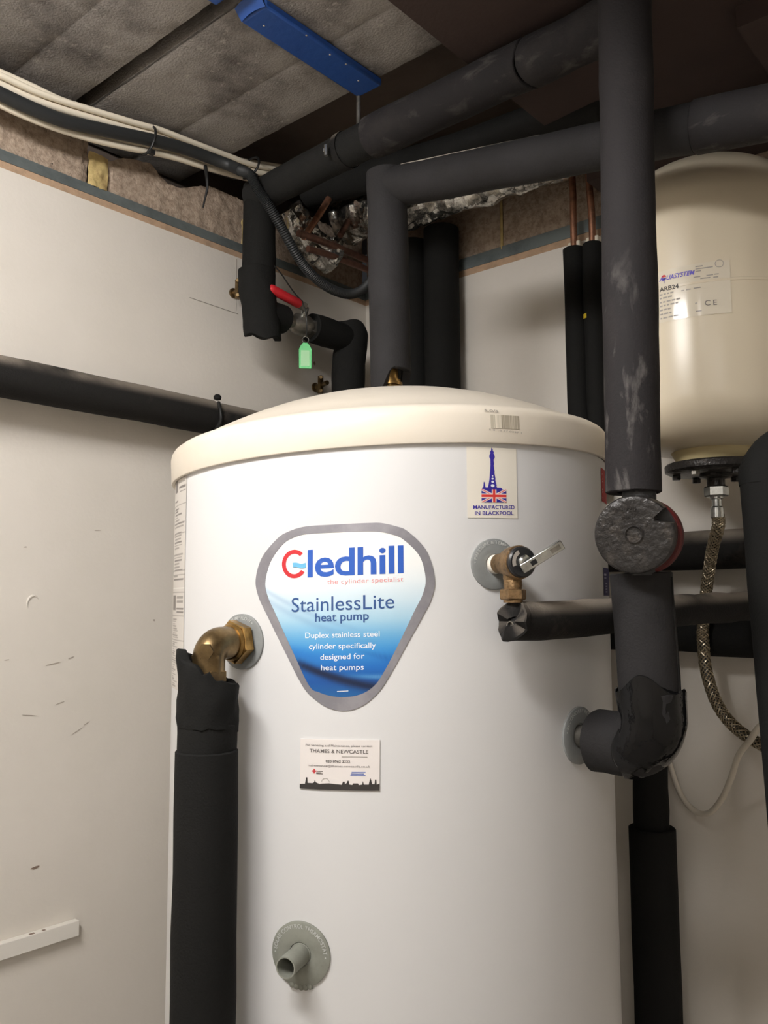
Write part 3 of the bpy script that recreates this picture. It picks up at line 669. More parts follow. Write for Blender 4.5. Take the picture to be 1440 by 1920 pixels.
# ------------------------------------------------------------------ relief valve
ND, TD = nrm(22.27), tang(22.27)
def pv(r, side=0.0, up=0.0): return cyd(22.27, r, 1.585 + up) + TD * side
rv = thing('relief_valve', 'brass relief valve with a black cap and a flat zinc lever on the cylinder jacket', 'valve', pv(0.278))
obj('ptfe_wrap', G().lathe(pv(0.2765), ND, [(0.0088, 0), (0.0098, 0.002), (0.0098, 0.0065), (0.009, 0.0085)], 28), M_STICKER, rv)
g = G().lathe(pv(0.285), ND, [(0.0085, 0), (0.0100, 0.001), (0.0108, 0.012), (0.0125, 0.018), (0.0152, 0.026), (0.0160, 0.034), (0.0162, 0.041), (0.014, 0.042)], 36); bodyv = obj('valve_body', g, M_GUN, rv)
obj('outlet', G().lathe(pv(0.312, 0, -0.004), -UP, [(0.0095, 0), (0.0095, 0.012), (0.0088, 0.013), (0.0092, 0.0145), (0.0088, 0.016), (0.0092, 0.0175), (0.0088, 0.020), (0.0088, 0.030)], 28), M_GUN, rv)
g = G().hexa(pv(0.312, 0, -0.0255), -UP, 0.0128, 0.0105, 0.3); g.lathe(pv(0.312, 0, -0.0355), -UP, [(0.0095, 0), (0.0095, 0.003)], 24); obj('compression_nut', g, M_GUN, rv, sharp=20)
capo = obj('cap', G().lathe(pv(0.3255), ND, [(0.0145, 0), (0.0150, 0.001), (0.0150, 0.005), (0.0135, 0.0068), (0.0, 0.0074)], 40), M_BLACKPLASTIC, rv)
g = G(); 
for i in range(10):
    a0 = math.radians(118 + 84 * i / 10); a1 = math.radians(118 + 84 * (i + 1) / 10)
    q = lambda r, a: pv(0.3332) + TD * r * math.cos(a) + UP * r * math.sin(a)
    i0 = len(g.v); g.v += [q(0.0085, a0), q(0.0125, a0), q(0.0125, a1), q(0.0085, a1)]; g.f.append((i0, i0 + 1, i0 + 2, i0 + 3)); g.mi.append(0)
obj('cap_marking', g, I_LIGHT, capo)
la, lb = pv(0.338, 0.0005, -0.004), pv(0.352, 0.031, 0.0165)
ld = (lb - la).normalized(); lu = ND.cross(ld).normalized()
g = G().bar(la - ld * 0.006, lb, 0.0095, 0.0050, lu); lever = obj('lever', g, M_CHROME, rv, bevel=0.0008)
g = G().lathe(pv(0.330), ND, [(0.0065, 0), (0.0065, 0.006), (0.005, 0.008)], 24); obj('lever_hub', g, M_CHROME, rv)
for t_, ln in ((0.004, 0.006), (0.026, 0.010)):
    fc = lu.cross(ld).normalized(); 
    if fc.dot(W) < 0: fc = -fc
    p = la + ld * t_ + fc * 0.0026; g = G().bar(p, p + ld * ln, 0.0045, 0.0006, lu); obj('slot', g, M_STEEL if t_ > 0.01 else M_INNER, lever)

# ------------------------------------------------------------------ brass elbow and the flow pipe at the front
NE = nrm(-34.0); PE = lambda r, z: cyd(-34.0, r, z)
RP = 0.3225
el = thing('elbow_fitting', 'tarnished brass elbow joining the jacket to the standing black pipe', 'pipe fitting', PE(0.278, 1.5072))
obj('spigot', G().lathe(PE(0.2757, 1.5072), NE, [(0.0132, 0), (0.0132, 0.012)], 28), M_BRASS_D, el)
g = G().hexa(PE(0.2795, 1.5072), NE, 0.0225, 0.012, 0.2, 0.08); g.lathe(PE(0.2905, 1.5072), NE, [(0.0185, 0), (0.0192, 0.002), (0.0175, 0.0045)], 30); obj('compression_nut', g, M_BRASS, el, sharp=20)
path = [PE(0.293, 1.5072)] + [PE(RP - 0.016 + 0.016 * math.sin(a), 1.5072 - 0.016 + 0.016 * math.cos(a)) for a in [math.pi / 2 * i / 8 for i in range(9)]] + [PE(RP, 1.478)]
obj('elbow_body', G().tube(path, 0.0162, 32), M_BRASS_D, el, sharp=50)
g = G().hexa(PE(RP - 0.0005, 1.4965), -UP, 0.0170, 0.004, 0.1); obj('collar', g, M_BRASS_D, el, sharp=20)
fl = PE(RP, 1.5) + (tang(-34) * 0.55 + NE * 0.83).normalized() * 0.0135; obj('flat', G().lathe_rot(fl, (tang(-34) * 0.55 + NE * 0.83), [(0.0085, 0), (0.008, 0.0028)], 6, 0.5), M_BRASS_D, el, sharp=20)
g = G().hexa(PE(RP, 1.4815), -UP, 0.0185, 0.012, 0.5); g.lathe(PE(RP, 1.470), -UP, [(0.0145, 0), (0.0145, 0.012)], 24); obj('compression_nut', g, M_BRASS_D, el, sharp=20)
fp = thing('insulated_flow_pipe', 'standing black foam pipe with a torn top below the brass elbow', 'pipe', PE(RP, 0.03))
g = G().sleeve(line(PE(RP, 1.4035), PE(RP + 0.0015, 0.03), 24), 0.0308, seed=1, seg=40); obj('insulation_sleeve', g, [M_FOAM_B, M_INNER], fp)
g = G().sleeve(line(PE(RP, 1.4315), PE(RP, 1.390), 5), 0.0286, seed=2, seg=40, wob=0.002, e0=lambda a: 0.003 * math.sin(2 * a)); obj('insulation_sleeve', g, [M_FOAM_B, M_INNER], fp)
nfr = None
def torn(a):
    # angle measured in the sleeve's own frame; high at the far left, a deep notch facing right
    F0 = frames(line(PE(RP, 1.478), PE(RP, 1.430), 6))[0]; d = F0[2] * math.cos(a) + F0[3] * math.sin(a)
    x = d.dot(CR); yv = -d.dot(CF)
    h = 0.0 - 0.014 * max(0, -x) ** 0.5 * (1 if x < 0 else 0) + 0.016 * ss(0.15, 0.5, x)
    h += 0.003 * math.sin(3 * a + 0.6) + 0.0012 * math.sin(7 * a)
    return h + (0.003 if yv > 0.6 and x < 0.2 else 0)
g = G().sleeve(line(PE(RP, 1.484), PE(RP, 1.4290), 8), 0.0302, seed=5, seg=56, wob=0.0032, e0=torn, e1=lambda a: 0.0022 * math.sin(3 * a), t=0.009, wscale=30, bore=0.02); obj('torn_sleeve', g, [M_FOAM_B, M_INNER], fp)

# ------------------------------------------------------------------ discharge pipe
dp = thing('discharge_pipe', 'level black foam pipe running from under the relief valve to the back wall', 'pipe', (0.715, -0.588, 1.51))
DA, DB = Vector((0.7200, -0.596, 1.5285)), Vector((0.797, -0.032, 1.542))
g = G().sleeve(smooth_path([DA + Vector((-0.001, 0.003, 0.0)), DA + Vector((0.002, 0.03, 0.0)), DA.lerp(DB, 0.3) + Vector((0.002, 0, -0.001)), DA.lerp(DB, 0.6), DB], 8), 0.0190, t=0.0135, seed=8, wob=0.0018, bore=0.005, e0=lambda a: 0.005 * math.cos(a) + 0.003 * math.sin(3 * a + 1) + 0.0015 * math.sin(7 * a))
obj('insulation_sleeve', g, [M_FOAM_D, M_INNER], dp)
obj('copper_end', G().lathe(DA + Vector((-0.002, 0.006, -0.004)), (-0.1, -1, 0), [(0.0045, 0), (0.0045, 0.005), (0.0035, 0.005), (0.0035, 0.002)], 20), M_STEEL, dp)
# ------------------------------------------------------------------ tall pipe, pump and taped elbow in front of the cylinder
BT, BB = Vector((0.806, -0.4865, 2.2495)), Vector((0.7975, -0.489, 1.656))
tp = thing('insulated_riser_pipe', 'thick scuffed black foam pipe rising from the round black pump to the ceiling', 'pipe', BB)
obj('insulation_sleeve', G().sleeve(line(BB, BT, 26), 0.0277, seed=11, seg=44, wob=0.0014, wscale=12), [M_FOAM_R, M_INNER], tp)
obj('copper_pipe', G().tube(line(BB + UP * 0.02, BB - UP * 0.012, 2), 0.011, 16), M_COPPER_D, tp)
PF, PB = Vector((0.812, -0.537, 1.609)), Vector((0.8065, -0.486, 1.6155))
pd = (CF * 0.90 + CR * 0.40 - Vector((0, 0, -0.12))).normalized(); pd = (Vector((0, 0, 0)) - pd); pd.z = -0.10; pd.normalize()
pc = Vector((0.8040, -0.4900, 1.6145))
pm = thing('circulation_pump', 'round black cast pump cover with a notch and red housing on the riser pipe', 'pump', pc - UP * 0.04)
obj('pump_housing', G().lathe(pc + pd * -0.006 + CR * 0.004 - UP * 0.003, pd, [(0.022, -0.012), (0.034, -0.006), (0.0370, 0.0), (0.0375, 0.010), (0.0370, 0.018), (0.035, 0.020)], 48), M_REDCAST, pm)
obj('pump_neck', G().tube(line(pc - UP * 0.042, pc + UP * 0.045, 3), 0.0165, 20), M_BLACKPLASTIC, pm)
fo = pc + pd * 0.030
un = (UP - pd * UP.dot(pd)).normalized(); rn = un.cross(pd).normalized()
if rn.dot(CR) < 0: rn = -rn
# notched disc: outline with a step cut at upper outer edge
R0 = 0.0372; pts = []
for i in range(72):
    a = 2 * math.pi * i / 72; x, y = R0 * math.cos(a), R0 * math.sin(a)
    if x > 0.0185 and 0.0125 < y < 0.0235: x = 0.0195; 
    pts.append((x, y))
g = G()
rings = [g.ring([fo + rn * x * k + un * y * k + pd * h for x, y in pts]) for k, h in ((0.985, -0.016), (1.0, -0.013), (1.0, 0.012), (0.975, 0.0145), (0.95, 0.0150))]
for a, b in zip(rings, rings[1:]): g.strip(a, b)
g.cap(rings[0], True); cc = fo + pd * 0.0150
last = rings[-1]
for k in (0.8, 0.6, 0.45):
    r_ = g.ring([cc + rn * x * k + un * y * k + pd * 0.0004 * noise.noise(Vector((x * 300, y * 300, k))) for x, y in pts]); g.strip(last, r_); last = r_
g.cap(last)
obj('cover_back', G().lathe(pc + pd * 0.0205, pd, [(0.0366, 0), (0.0366, 0.003)], 48), M_BLACKPLASTIC, pm)
cover = obj('pump_cover', g, M_BLACKCAST, pm, sharp=45)
g = G().lathe(cc, pd, [(0.0088, -0.001), (0.0088, 0.0012), (0.0078, 0.0020), (0.0068, 0.0012), (0.0068, 0.0004), (0.0, 0.0004)], 32); obj('cover_boss', g, M_BLACKCAST, cover)
g = G()
for body, x0, y0, x1, y1, h in (('8/20', -0.011, 0.022, 0.003, 0.0225, 0.0042), ('MAX', -0.010, 0.0155, 0.003, 0.0160, 0.0036), ('4', -0.022, 0.010, -0.0195, 0.010, 0.004), ('3', 0.010, 0.0075, 0.0125, 0.0075, 0.004)):
    fit_text(body, x0, y0, x1, y1, h, lambda x, y: cc + rn * x + un * y + pd * 0.0012, bold=0.03, g=g)
stuff(obj('raised_marks', g, M_BLACKCAST, cover))
LT0, LB0 = Vector((0.7975, -0.4770, 1.5745)), Vector((0.8010, -0.4720, 1.4040))
lp = thing('insulated_elbow_pipe', 'thick grey-black foam pipe below the pump, turning into the jacket at a taped elbow', 'pipe', LB0)
obj('insulation_sleeve', G().sleeve(line(LT0, LB0 + UP * 0.035, 12), 0.0300, seed=14, seg=44, wob=0.0012, wscale=14), [M_FOAM_G, M_INNER], lp)
so = LT0.lerp(LB0, 0.02); 
sd = (CR * 0.80 - CF * 0.60); sd.z = 0; sd.normalize()
g = G().tube([LT0.lerp(LB0, t) + sd * (0.0303 + 0.0012 * noise.noise(Vector((t * 9, 0, 0)))) for t in (0.02, 0.2, 0.4, 0.6, 0.8)], 0.0011, 8); obj('seam', g, M_FOAM_D, lp)
obj('copper_pipe', G().tube(line(LT0 - UP * 0.02, LT0 + UP * 0.012, 2), 0.011, 16), M_COPPER_D, lp)
NC = nrm(46.4); PC = lambda r, z=1.4045: cyd(46.4, r, z)
obj('brass_stub', G().lathe(PC(0.2757), NC, [(0.0118, 0), (0.0118, 0.011), (0.0125, 0.012), (0.0125, 0.032)], 26), M_STEEL, lp)
ec = LB0
st_ = PC(0.2985, 1.4035); hd = ec - st_; hd.z = 0; hl = hd.length; hd.normalize()
bend = [st_.lerp(st_ + hd * (hl - 0.030), k / 3) for k in range(4)]
bend += [st_ + hd * (hl - 0.030 + 0.030 * math.sin(a)) + UP * (0.030 * (1 - math.cos(a))) for a in [math.pi / 2 * k / 9 for k in range(1, 10)]]
bend += [bend[-1] + (LT0 - LB0).normalized() * 0.012 * k for k in (1, 2)]
obj('elbow_sleeve', G().sleeve(bend, 0.0318, seed=19, seg=44, wob=0.0022, wscale=20, e0=lambda a: 0.003 * math.sin(a)), [M_FOAM_G, M_INNER], lp)
def ragged0(a): return 0.012 * math.sin(a + 0.6) + 0.004 * math.sin(3 * a)
def ragged1(a): return 0.016 * max(0.0, math.cos(a - TPK)) ** 3 + 0.003 * math.sin(4 * a)
Fb = frames(bend[3:]); TPK = max((2 * math.pi * k / 60 for k in range(60)), key=lambda a: (Fb[-1][2] * math.cos(a) + Fb[-1][3] * math.sin(a)).dot((W * 0.9 - hd * 0.45)))
obj('tape_wrap', G().sleeve(bend[3:], 0.0332, t=0.001, seed=29, seg=60, wob=0.0026, wscale=32, e0=ragged0, e1=ragged1, bore=0.001), [M_TAPE, M_TAPE], lp, sharp=28)

# ------------------------------------------------------------------ pipes on the back wall
def wallpipe(name, label, secs, m, group=None, cat='pipe', loc=None):
    t = thing(name, label, cat, loc or secs[0][0][0], group)
    for k, (path, R) in enumerate(secs): obj('insulation_sleeve', G().sleeve(path, R, seed=hash(name + str(k)) % 97 if False else len(name) + 3.1 * k, wob=0.0013, seg=32), [m, M_INNER], t)
    return t
t = wallpipe('insulated_drop_pipe', 'black foam pipe standing against the back wall below the taped elbow', [(line((0.614, -0.06, 1.216), (0.614, -0.06, 0.02), 16), 0.0335), (line((0.612, -0.055, 1.470), (0.6135, -0.06, 1.210), 8), 0.0250)], M_FOAM_B, loc=(0.614, -0.06, 0.02))
t = wallpipe('insulated_wall_pipe', 'level black foam pipe on the back wall directly behind the pump', [(line((0.43, -0.048, 1.6195), (1.2, -0.048, 1.6195), 14), 0.0285)], M_FOAM_D)
t = wallpipe('insulated_wall_pipe', 'lowest level black foam pipe on the back wall, under the discharge pipe', [(line((0.50, -0.046, 1.4985), (0.705, -0.046, 1.4985), 5), 0.0265), (line((0.70, -0.046, 1.4955), (1.2, -0.046, 1.4935), 9), 0.0285)], M_FOAM_B)
obj('foil_patch', G().lathe((0.775, -0.046, 1.494), (1, 0, 0), [(0.0288, 0), (0.0295, 0.004), (0.0289, 0.02), (0.0296, 0.03), (0.0288, 0.036)], 28), M_FOIL, t)
# cropped pipe nearest the frame edge
ep = thing('insulated_corner_pipe', 'upright black foam pipe with a rounded elbow, between the vessel hose and the frame edge', 'pipe', (0.955, -0.378, 0.02))
obj('insulation_sleeve', G().sleeve(line((0.887, -0.350, 1.672), (0.955, -0.378, 0.02), 30), 0.0300, seed=23, seg=36), [M_FOAM_B, M_INNER], ep)
obj('elbow_sleeve', G().sleeve(smooth_path([(0.8868, -0.350, 1.668), (0.888, -0.349, 1.682), (0.902, -0.345, 1.700), (0.925, -0.335, 1.708), (0.98, -0.305, 1.710), (1.05, -0.28, 1.712), (1.16, -0.26, 1.714), (1.4, -0.26, 1.715), (1.7, -0.26, 1.715)], 6), 0.0305, seed=25, seg=36), [M_FOAM_B, M_INNER], ep)

# thin pair with bare copper tops
clip = None
CT1 = [(0.498, -0.03, 2.10), (0.498, -0.03, 2.20), (0.4985, -0.03, 2.23), (0.497, -0.032, 2.32)]
CT2 = [(0.531, -0.03, 2.10), (0.532, -0.03, 2.18), (0.530, -0.031, 2.225), (0.528, -0.034, 2.32)]
for x, ct, zt, lab in ((0.498, CT1, 2.1345, 'thin black foam pipe with bare copper top against the back wall, clear of the riser'), (0.531, CT2, 2.134, 'thin black foam pipe with bare copper top, half hidden behind the thick riser')):
    t = thing('thin_insulated_pipe', lab, 'pipe', (x, -0.03, 1.72), 'thin black pipes on the back wall')
    obj('insulation_sleeve', G().sleeve(line((x, -0.03, zt), (x + 0.001, -0.03, 1.72), 8), 0.0182 if x < 0.52 else 0.0165, seed=x * 40, seg=24, t=0.010), [M_FOAM_B, M_INNER], t)
    obj('copper_pipe', G().tube(smooth_path(ct, 6), 0.0058, 14), M_COPPER, t)
    g = G().box((x - 0.011, -0.032, zt + 0.001), (x + 0.011, -0.0005, zt + 0.014)); obj('pipe_clip', g, M_CABLE, t, bevel=0.002)
    if x > 0.52: obj('yellow_mark', G().grid(4, 3, lambda u, v: (x - 0.002 - 0.0165 * math.cos(0.9 + 0.5 * u), -0.03 - 0.0176 * math.sin(0.9 + 0.5 * u) - 0.0006, 2.006 + 0.008 * v)), mat('yellow_print', (214, 186, 40), 0.6), t)

# black pair behind the cylinder, near the corner
for x, lab in ((0.157, 'wide black foam pipe nearer the room corner, mostly hidden by the central pipe'), (0.2285, 'wide black foam pipe standing on the back wall beside the bare white wall')):
    t = thing('insulated_wall_riser', lab, 'pipe', (x, -0.04, 0.02), 'black risers in the corner')
    obj('insulation_sleeve', G().sleeve(line((x, -0.042, 2.243 if x > 0.2 else 2.235), (x, -0.042, 0.02), 20), 0.0335, seed=x * 90, seg=32), [M_FOAM_B, M_INNER], t)

# ------------------------------------------------------------------ pipe out of the lid and the level branch
cp = thing('insulated_outlet_pipe', 'charcoal foam pipe rising from the lid centre with a level branch to the riser', 'pipe', (0.441, -0.442, 1.82))
TB, TT = Vector((0.4415, -0.4425, 1.822)), Vector((0.4395, -0.4475, 2.128))
notch = lambda a: 0.022 * max(0.0, math.cos(a - 0.55)) ** 2
def notch(a):
    F0 = frames(line(TB, TT, 12))[0]; d = F0[2] * math.cos(a) + F0[3] * math.sin(a)
    return 0.030 * ss(0.1, 0.75, d.dot((CR * 0.75 - CF * 0.6).normalized()))
obj('insulation_sleeve', G().sleeve(line(TB, TT, 14), 0.0272, seed=31, seg=48, e0=notch, e1=lambda a: -0.002), [M_FOAM_G, M_INNER], cp)
P0, P1 = Vector((0.4415, -0.4455, 2.1055)), Vector((0.692, -0.417, 2.078)); dv = (P1 - P0).normalized()
obj('insulation_sleeve', G().sleeve(line(P0 + dv * 0.008, P0 + dv * 0.405, 16), 0.0268, seed=33, seg=40), [M_FOAM_G, M_INNER], cp)
obj('insulation_sleeve', G().sleeve(line(P0 + dv * 0.407, P0 + dv * 0.75, 12), 0.0290, seed=34, seg=40), [M_FOAM_S, M_INNER], cp)
g = G().tube([P0 + dv * (0.02 + 0.04 * i) + UP * 0.0247 - Vector((CF.x, CF.y, 0)) * 0.0108 for i in range(6)], lambda u: 0.0012 * (1 - 0.8 * u), 8); obj('dust_line', g, M_SCUFF, cp)
g = G().tube(line((0.4405, -0.443, 1.8195), (0.440, -0.445, 1.86), 2), 0.0120, 20); brass = obj('brass_connector', g, M_BRASS, cp)
g = G().hexa((0.4405, -0.443, 1.8190), UP, 0.0180, 0.013, 0.2); g.lathe((0.4405, -0.443, 1.832), UP, [(0.0165, 0), (0.0165, 0.004), (0.0140, 0.0045), (0.0140, 0.008)], 24); obj('nut', g, M_BRASS, brass, sharp=20)

# ------------------------------------------------------------------ upper pipes under the ceiling
up = thing('insulated_ceiling_pipe', 'black foam pipe dropping beside the cable bundle and running level under the ceiling', 'pipe', (0.09, -0.37, 1.98))
obj('insulation_sleeve', G().sleeve(line((0.090, -0.371, 2.250), (0.0895, -0.370, 2.090), 8), 0.0278, seed=41, seg=36), [M_FOAM_B, M_INNER], up)
obj('torn_sleeve', G().sleeve(smooth_path([(0.0885, -0.374, 2.102), (0.089, -0.372, 2.06), (0.092, -0.366, 2.02), (0.093, -0.362, 1.990)], 5), lambda u: 0.031, seed=42, seg=40, wob=0.003) if False else G().sleeve(smooth_path([(0.0885, -0.374, 2.102), (0.089, -0.372, 2.06), (0.092, -0.366, 2.02), (0.093, -0.362, 1.990)], 5), 0.0305, seed=42, seg=40, wob=0.003, e1=lambda a: 0.008 * math.sin(a + 0.4) + 0.003 * math.sin(4 * a)), [M_FOAM_B, M_INNER], up)
obj('stub_sleeve', G().sleeve(line((0.092, -0.368, 2.028), (0.091, -0.322, 2.031), 4), 0.0265, seed=43, seg=32, wob=0.002, e1=lambda a: 0.006 * math.sin(a)), [M_FOAM_B, M_INNER], up)
obj('insulation_sleeve', G().sleeve(line((0.082, -0.3745, 2.2315), (0.380, -0.399, 2.2255), 12), 0.0262, seed=44, seg=36), [M_FOAM, M_INNER], up)
obj('insulation_sleeve', G().sleeve(line((0.372, -0.399, 2.2235), (0.640, -0.410, 2.2173), 12), 0.0302, seed=45, seg=40, wob=0.0016, e1=lambda a: 0.004 * math.sin(2 * a)), [M_FOAM_S, M_INNER], up)
obj('insulation_sleeve', G().sleeve(line((0.645, -0.410, 2.2165), (0.76, -0.415, 2.2145), 6), 0.0306, seed=46, seg=40, wob=0.0018, e0=lambda a: 0.004 * math.sin(2 * a + 0.5)), [M_FOAM_S, M_INNER], up)
hg = thing('pipe_hanger', 'small bright hanger clip and rod holding the black pipe under the ceiling', 'hanger', (0.30, -0.43, 2.2))
obj('rod', G().tube(line((0.345, -0.400, 2.245), (0.345, -0.400, 2.379), 2), 0.0034, 10), M_STEEL, hg)
g = G().lathe((0.306, -0.393, 2.227), (1, -0.08, -0.02), [(0.0272, 0), (0.0280, 0), (0.0280, 0.012), (0.0272, 0.012), (0.0272, 0)], 36, caps=False); obj('band', g, M_FOAM_D, hg)
bo = Vector((0.300, -0.4222, 2.2185)); g = G().hexa(bo, Vector((0.5, -0.8, 0.0)), 0.0045, 0.006); obj('bolt', g, M_CHROME, hg, sharp=20); g = G().tube(line(bo + Vector((0.004, -0.005, -0.010)), bo + Vector((0.004, -0.005, 0.006)), 2), 0.0032, 10); obj('bolt', g, M_CHROME, hg)
p3 = wallpipe('insulated_crossing_pipe', 'dark foam pipe running level between the ceiling pipe and the foil duct', [(smooth_path([(0.04, -0.205, 2.318), (0.185, -0.20, 2.302), (0.373, -0.20, 2.281), (0.622, -0.20, 2.2605), (0.68, -0.2, 2.2)], 5)[:-4], 0.0285)], M_FOAM)

# ------------------------------------------------------------------ isolating valve on the left wall, tag and wire, run to the lid
iv = thing('lever_valve', 'small nickel lever valve with a red handle on the black pipe by the wall', 'valve', (0.09, -0.29, 2.01))
VY = Vector((0, 1, 0))
g = G().hexa((0.09, -0.3215, 2.033), VY, 0.0170, 0.012, 0.2); obj('union_nut', g, M_STEEL, iv, sharp=20)
g = G().lathe((0.09, -0.3110, 2.033), VY, [(0.0125, 0), (0.0135, 0.004), (0.0135, 0.010), (0.0110, 0.012), (0.0110, 0.018), (0.0175, 0.026), (0.0195, 0.038), (0.0190, 0.050), (0.0165, 0.058), (0.0140, 0.062)], 30); obj('valve_body', g, M_STEEL, iv)
obj('spindle', G().tube(line((0.096, -0.274, 2.040), (0.112, -0.282, 2.057), 3), 0.0062, 12), M_CHROME, iv)
obj('end_nut', G().hexa((0.09, -0.2580, 2.033), VY, 0.0180, 0.012, 0.1), M_STEEL, iv, sharp=20)
g = G().bar((0.116, -0.362, 2.0655), (0.112, -0.280, 2.0565), 0.0150, 0.0032, (0.3, 0, 1)); obj('handle', g, M_STEEL, iv, bevel=0.001)
g = G(); a, b = Vector((0.1165, -0.371, 2.0665)), Vector((0.1135, -0.298, 2.0585))
g.tube([a, a.lerp(b, 0.03), a.lerp(b, 0.1), a.lerp(b, 0.5), a.lerp(b, 0.93), b], lambda u: 0.0082 * (0.55 if u < 0.05 else (0.85 if u < 0.25 else (0.8 if u > 0.95 else 1.0))), 16); obj('handle_grip', g, M_RED, iv)
tg = thing('key_tag', 'bright green plastic key tag hanging under the lever valve', 'tag', (0.105, -0.262, 1.955))
g = G(); poly = [(-0.011, 0), (0.011, 0), (0.0115, 0.034), (0.008, 0.041), (0.004, 0.046), (-0.004, 0.046), (-0.008, 0.041), (-0.0115, 0.034)]
tdir = Vector((0.80, 0.60, 0)); tn = Vector((0.60, -0.80, 0)); to = Vector((0.106, -0.276, 1.950))
tdir = (tdir + UP * -0.06).normalized()
r0 = g.ring([to + tdir * x + UP * z for x, z in poly]); r1 = g.ring([to + tdir * x + UP * z + tn * 0.003 for x, z in poly]); g.strip(r0, r1); g.cap(r0, True); g.cap(r1); obj('tag_body', g, M_GREEN, tg, bevel=0.0006)
g = G().grid(1, 1, lambda u, v: to + tdir * (-0.0075 + 0.015 * u) + UP * (0.004 + 0.028 * v) + tn * 0.0034); obj('paper_insert', g, M_TAGPAPER, tg)
g = G().tube(smooth_path([to + UP * 0.043 + tn * 0.002, to + UP * 0.052 + tdir * 0.006, to + UP * 0.058, to + UP * 0.052 - tdir * 0.006, to + UP * 0.043 + tn * 0.002], 5), 0.0009, 6); obj('split_ring', g, M_CHROME, tg)
w_ = thing('tie_wire', 'thin dark wire slanting from behind the pipe to the lever valve', 'wire', (0.11, -0.295, 2.05))
obj('strand', G().tube(smooth_path([(0.112, -0.376, 2.118), (0.116, -0.350, 2.103), (0.117, -0.325, 2.082), (0.119, -0.312, 2.070), (0.119, -0.296, 2.062)], 6), 0.0012, 8), M_TIE, w_)
g = G().tube(smooth_path([(0.119, -0.296, 2.062), (0.118, -0.288, 2.045), (0.117, -0.284, 2.025), (0.110, -0.278, 2.006)], 5), 0.0009, 6); obj('loop', g, M_TIE, w_)
fr = thing('insulated_feed_pipe', 'short black foam pipe from the lever valve bending down behind the lid', 'pipe', (0.09, -0.15, 1.80))
obj('insulation_sleeve', G().sleeve(line((0.09, -0.247, 2.034), (0.09, -0.135, 2.034), 6), 0.0262, seed=51, seg=32, wob=0.0018, e1=lambda a: 0.006 * math.sin(a)), [M_FOAM_B, M_INNER], fr)
obj('torn_sleeve', G().sleeve(smooth_path([(0.091, -0.141, 2.052), (0.09, -0.146, 2.0), (0.09, -0.150, 1.93), (0.09, -0.152, 1.80)], 6), 0.0315, seed=52, seg=40, wob=0.003, e0=lambda a: 0.012 * math.sin(a + 2.2) + 0.004 * math.sin(3 * a)), [M_FOAM_B, M_INNER], fr)
for (y, z, lab) in ((-0.352, 2.090, 'brass pipe clip on the wall beside the upright pipe under the cable bundle'), (-0.148, 1.958, 'brass pipe clip on the wall by the torn bend just above the lid')):
    t = thing('pipe_clip', lab, 'clip', (0.0, y, z))
    obj('backplate', G().lathe((0.0, y, z), (1, 0, 0), [(0.009, 0), (0.009, 0.003), (0.005, 0.004), (0.005, 0.010)], 20), M_BRASS_D, t)
    for dz in (-0.013, 0.013):
        obj('screw', G().lathe((0.026, y - 0.010, z + dz), (0.6, -0.6, 0), [(0.0045, 0), (0.0045, 0.003), (0.003, 0.005)], 12), M_BRASS_D, t)
    obj('band', G().box((0.020, y - 0.012, z - 0.017), (0.027, y - 0.004, z + 0.017)), M_BRASS_D, t)
    obj('stem', G().tube(line((0.008, y, z), (0.045, y - 0.012, z), 2), 0.0045, 10), M_BRASS_D, t)

# ------------------------------------------------------------------ level pipe along the left wall
hp = thing('insulated_wall_pipe', 'long level black foam pipe on the white wall, running behind the cylinder lid', 'pipe', (0.05, -1.2, 1.82))
obj('insulation_sleeve', G().sleeve(line((0.05, -2.3, 1.8468), (0.05, -0.442, 1.8468), 30), 0.0280, seed=61, seg=40, e1=lambda a: 0.004 * math.sin(a + 1) + 0.002 * math.sin(4 * a)), [M_FOAM_D, M_INNER], hp)
obj('insulation_sleeve', G().sleeve(line((0.052, -0.436, 1.846), (0.052, -0.02, 1.842), 10), 0.0268, seed=62, seg=36, e0=lambda a: 0.004 * math.sin(a * 2)), [M_FOAM_D, M_INNER], hp)
obj('copper_pipe', G().tube(line((0.05, -0.46, 1.846), (0.05, -0.42, 1.846), 2), 0.014, 16), M_STEEL, hp)
g = G().tube(smooth_path([(0.072, -0.437, 1.868), (0.082, -0.441, 1.852), (0.082, -0.440, 1.836), (0.07, -0.438, 1.824)], 5), 0.0028, 10); obj('cable_tie', g, M_TIE, hp)
g = G().lathe((0.062, -0.432, 1.874), (0.5, -0.3, 0.8), [(0.002, 0), (0.006, 0.002), (0.0065, 0.006), (0.004, 0.009)], 12); obj('foam_scrap', g, M_FOAM_B, hp)

# ------------------------------------------------------------------ expansion vessel
TX = Vector((0.764, -0.162, 0))
ev = thing('expansion_vessel', 'large cream enamelled expansion vessel hung on the back wall', 'vessel', TX + UP * 1.71)
RT = 0.131; zb, zt = 1.742, 2.136; prof = [(0.052, zb)]
for i in range(13):
    a = math.pi / 2 * i / 12; prof.append((0.052 + (RT - 0.052) * math.sin(a), zb + 0.052 * (1 - math.cos(a))))
prof += [(RT, 1.86), (RT, 1.9275), (RT + 0.0009, 1.9285), (RT + 0.0009, 1.931), (RT, 1.932), (RT, 2.0)]
for i in range(1, 17):
    a = math.pi / 2 * i / 16; prof.append((RT * math.cos(a), 2.04 + (zt - 2.04) * math.sin(a)))
tank = obj('tank', G().lathe(TX, UP, prof, 96, caps=False), M_TANK, ev)
obj('neck', G().lathe(TX, UP, [(0.040, 1.725), (0.046, 1.727), (0.050, 1.733), (0.056, 1.744), (0.05, 1.746)], 48), M_TANKNECK, ev)
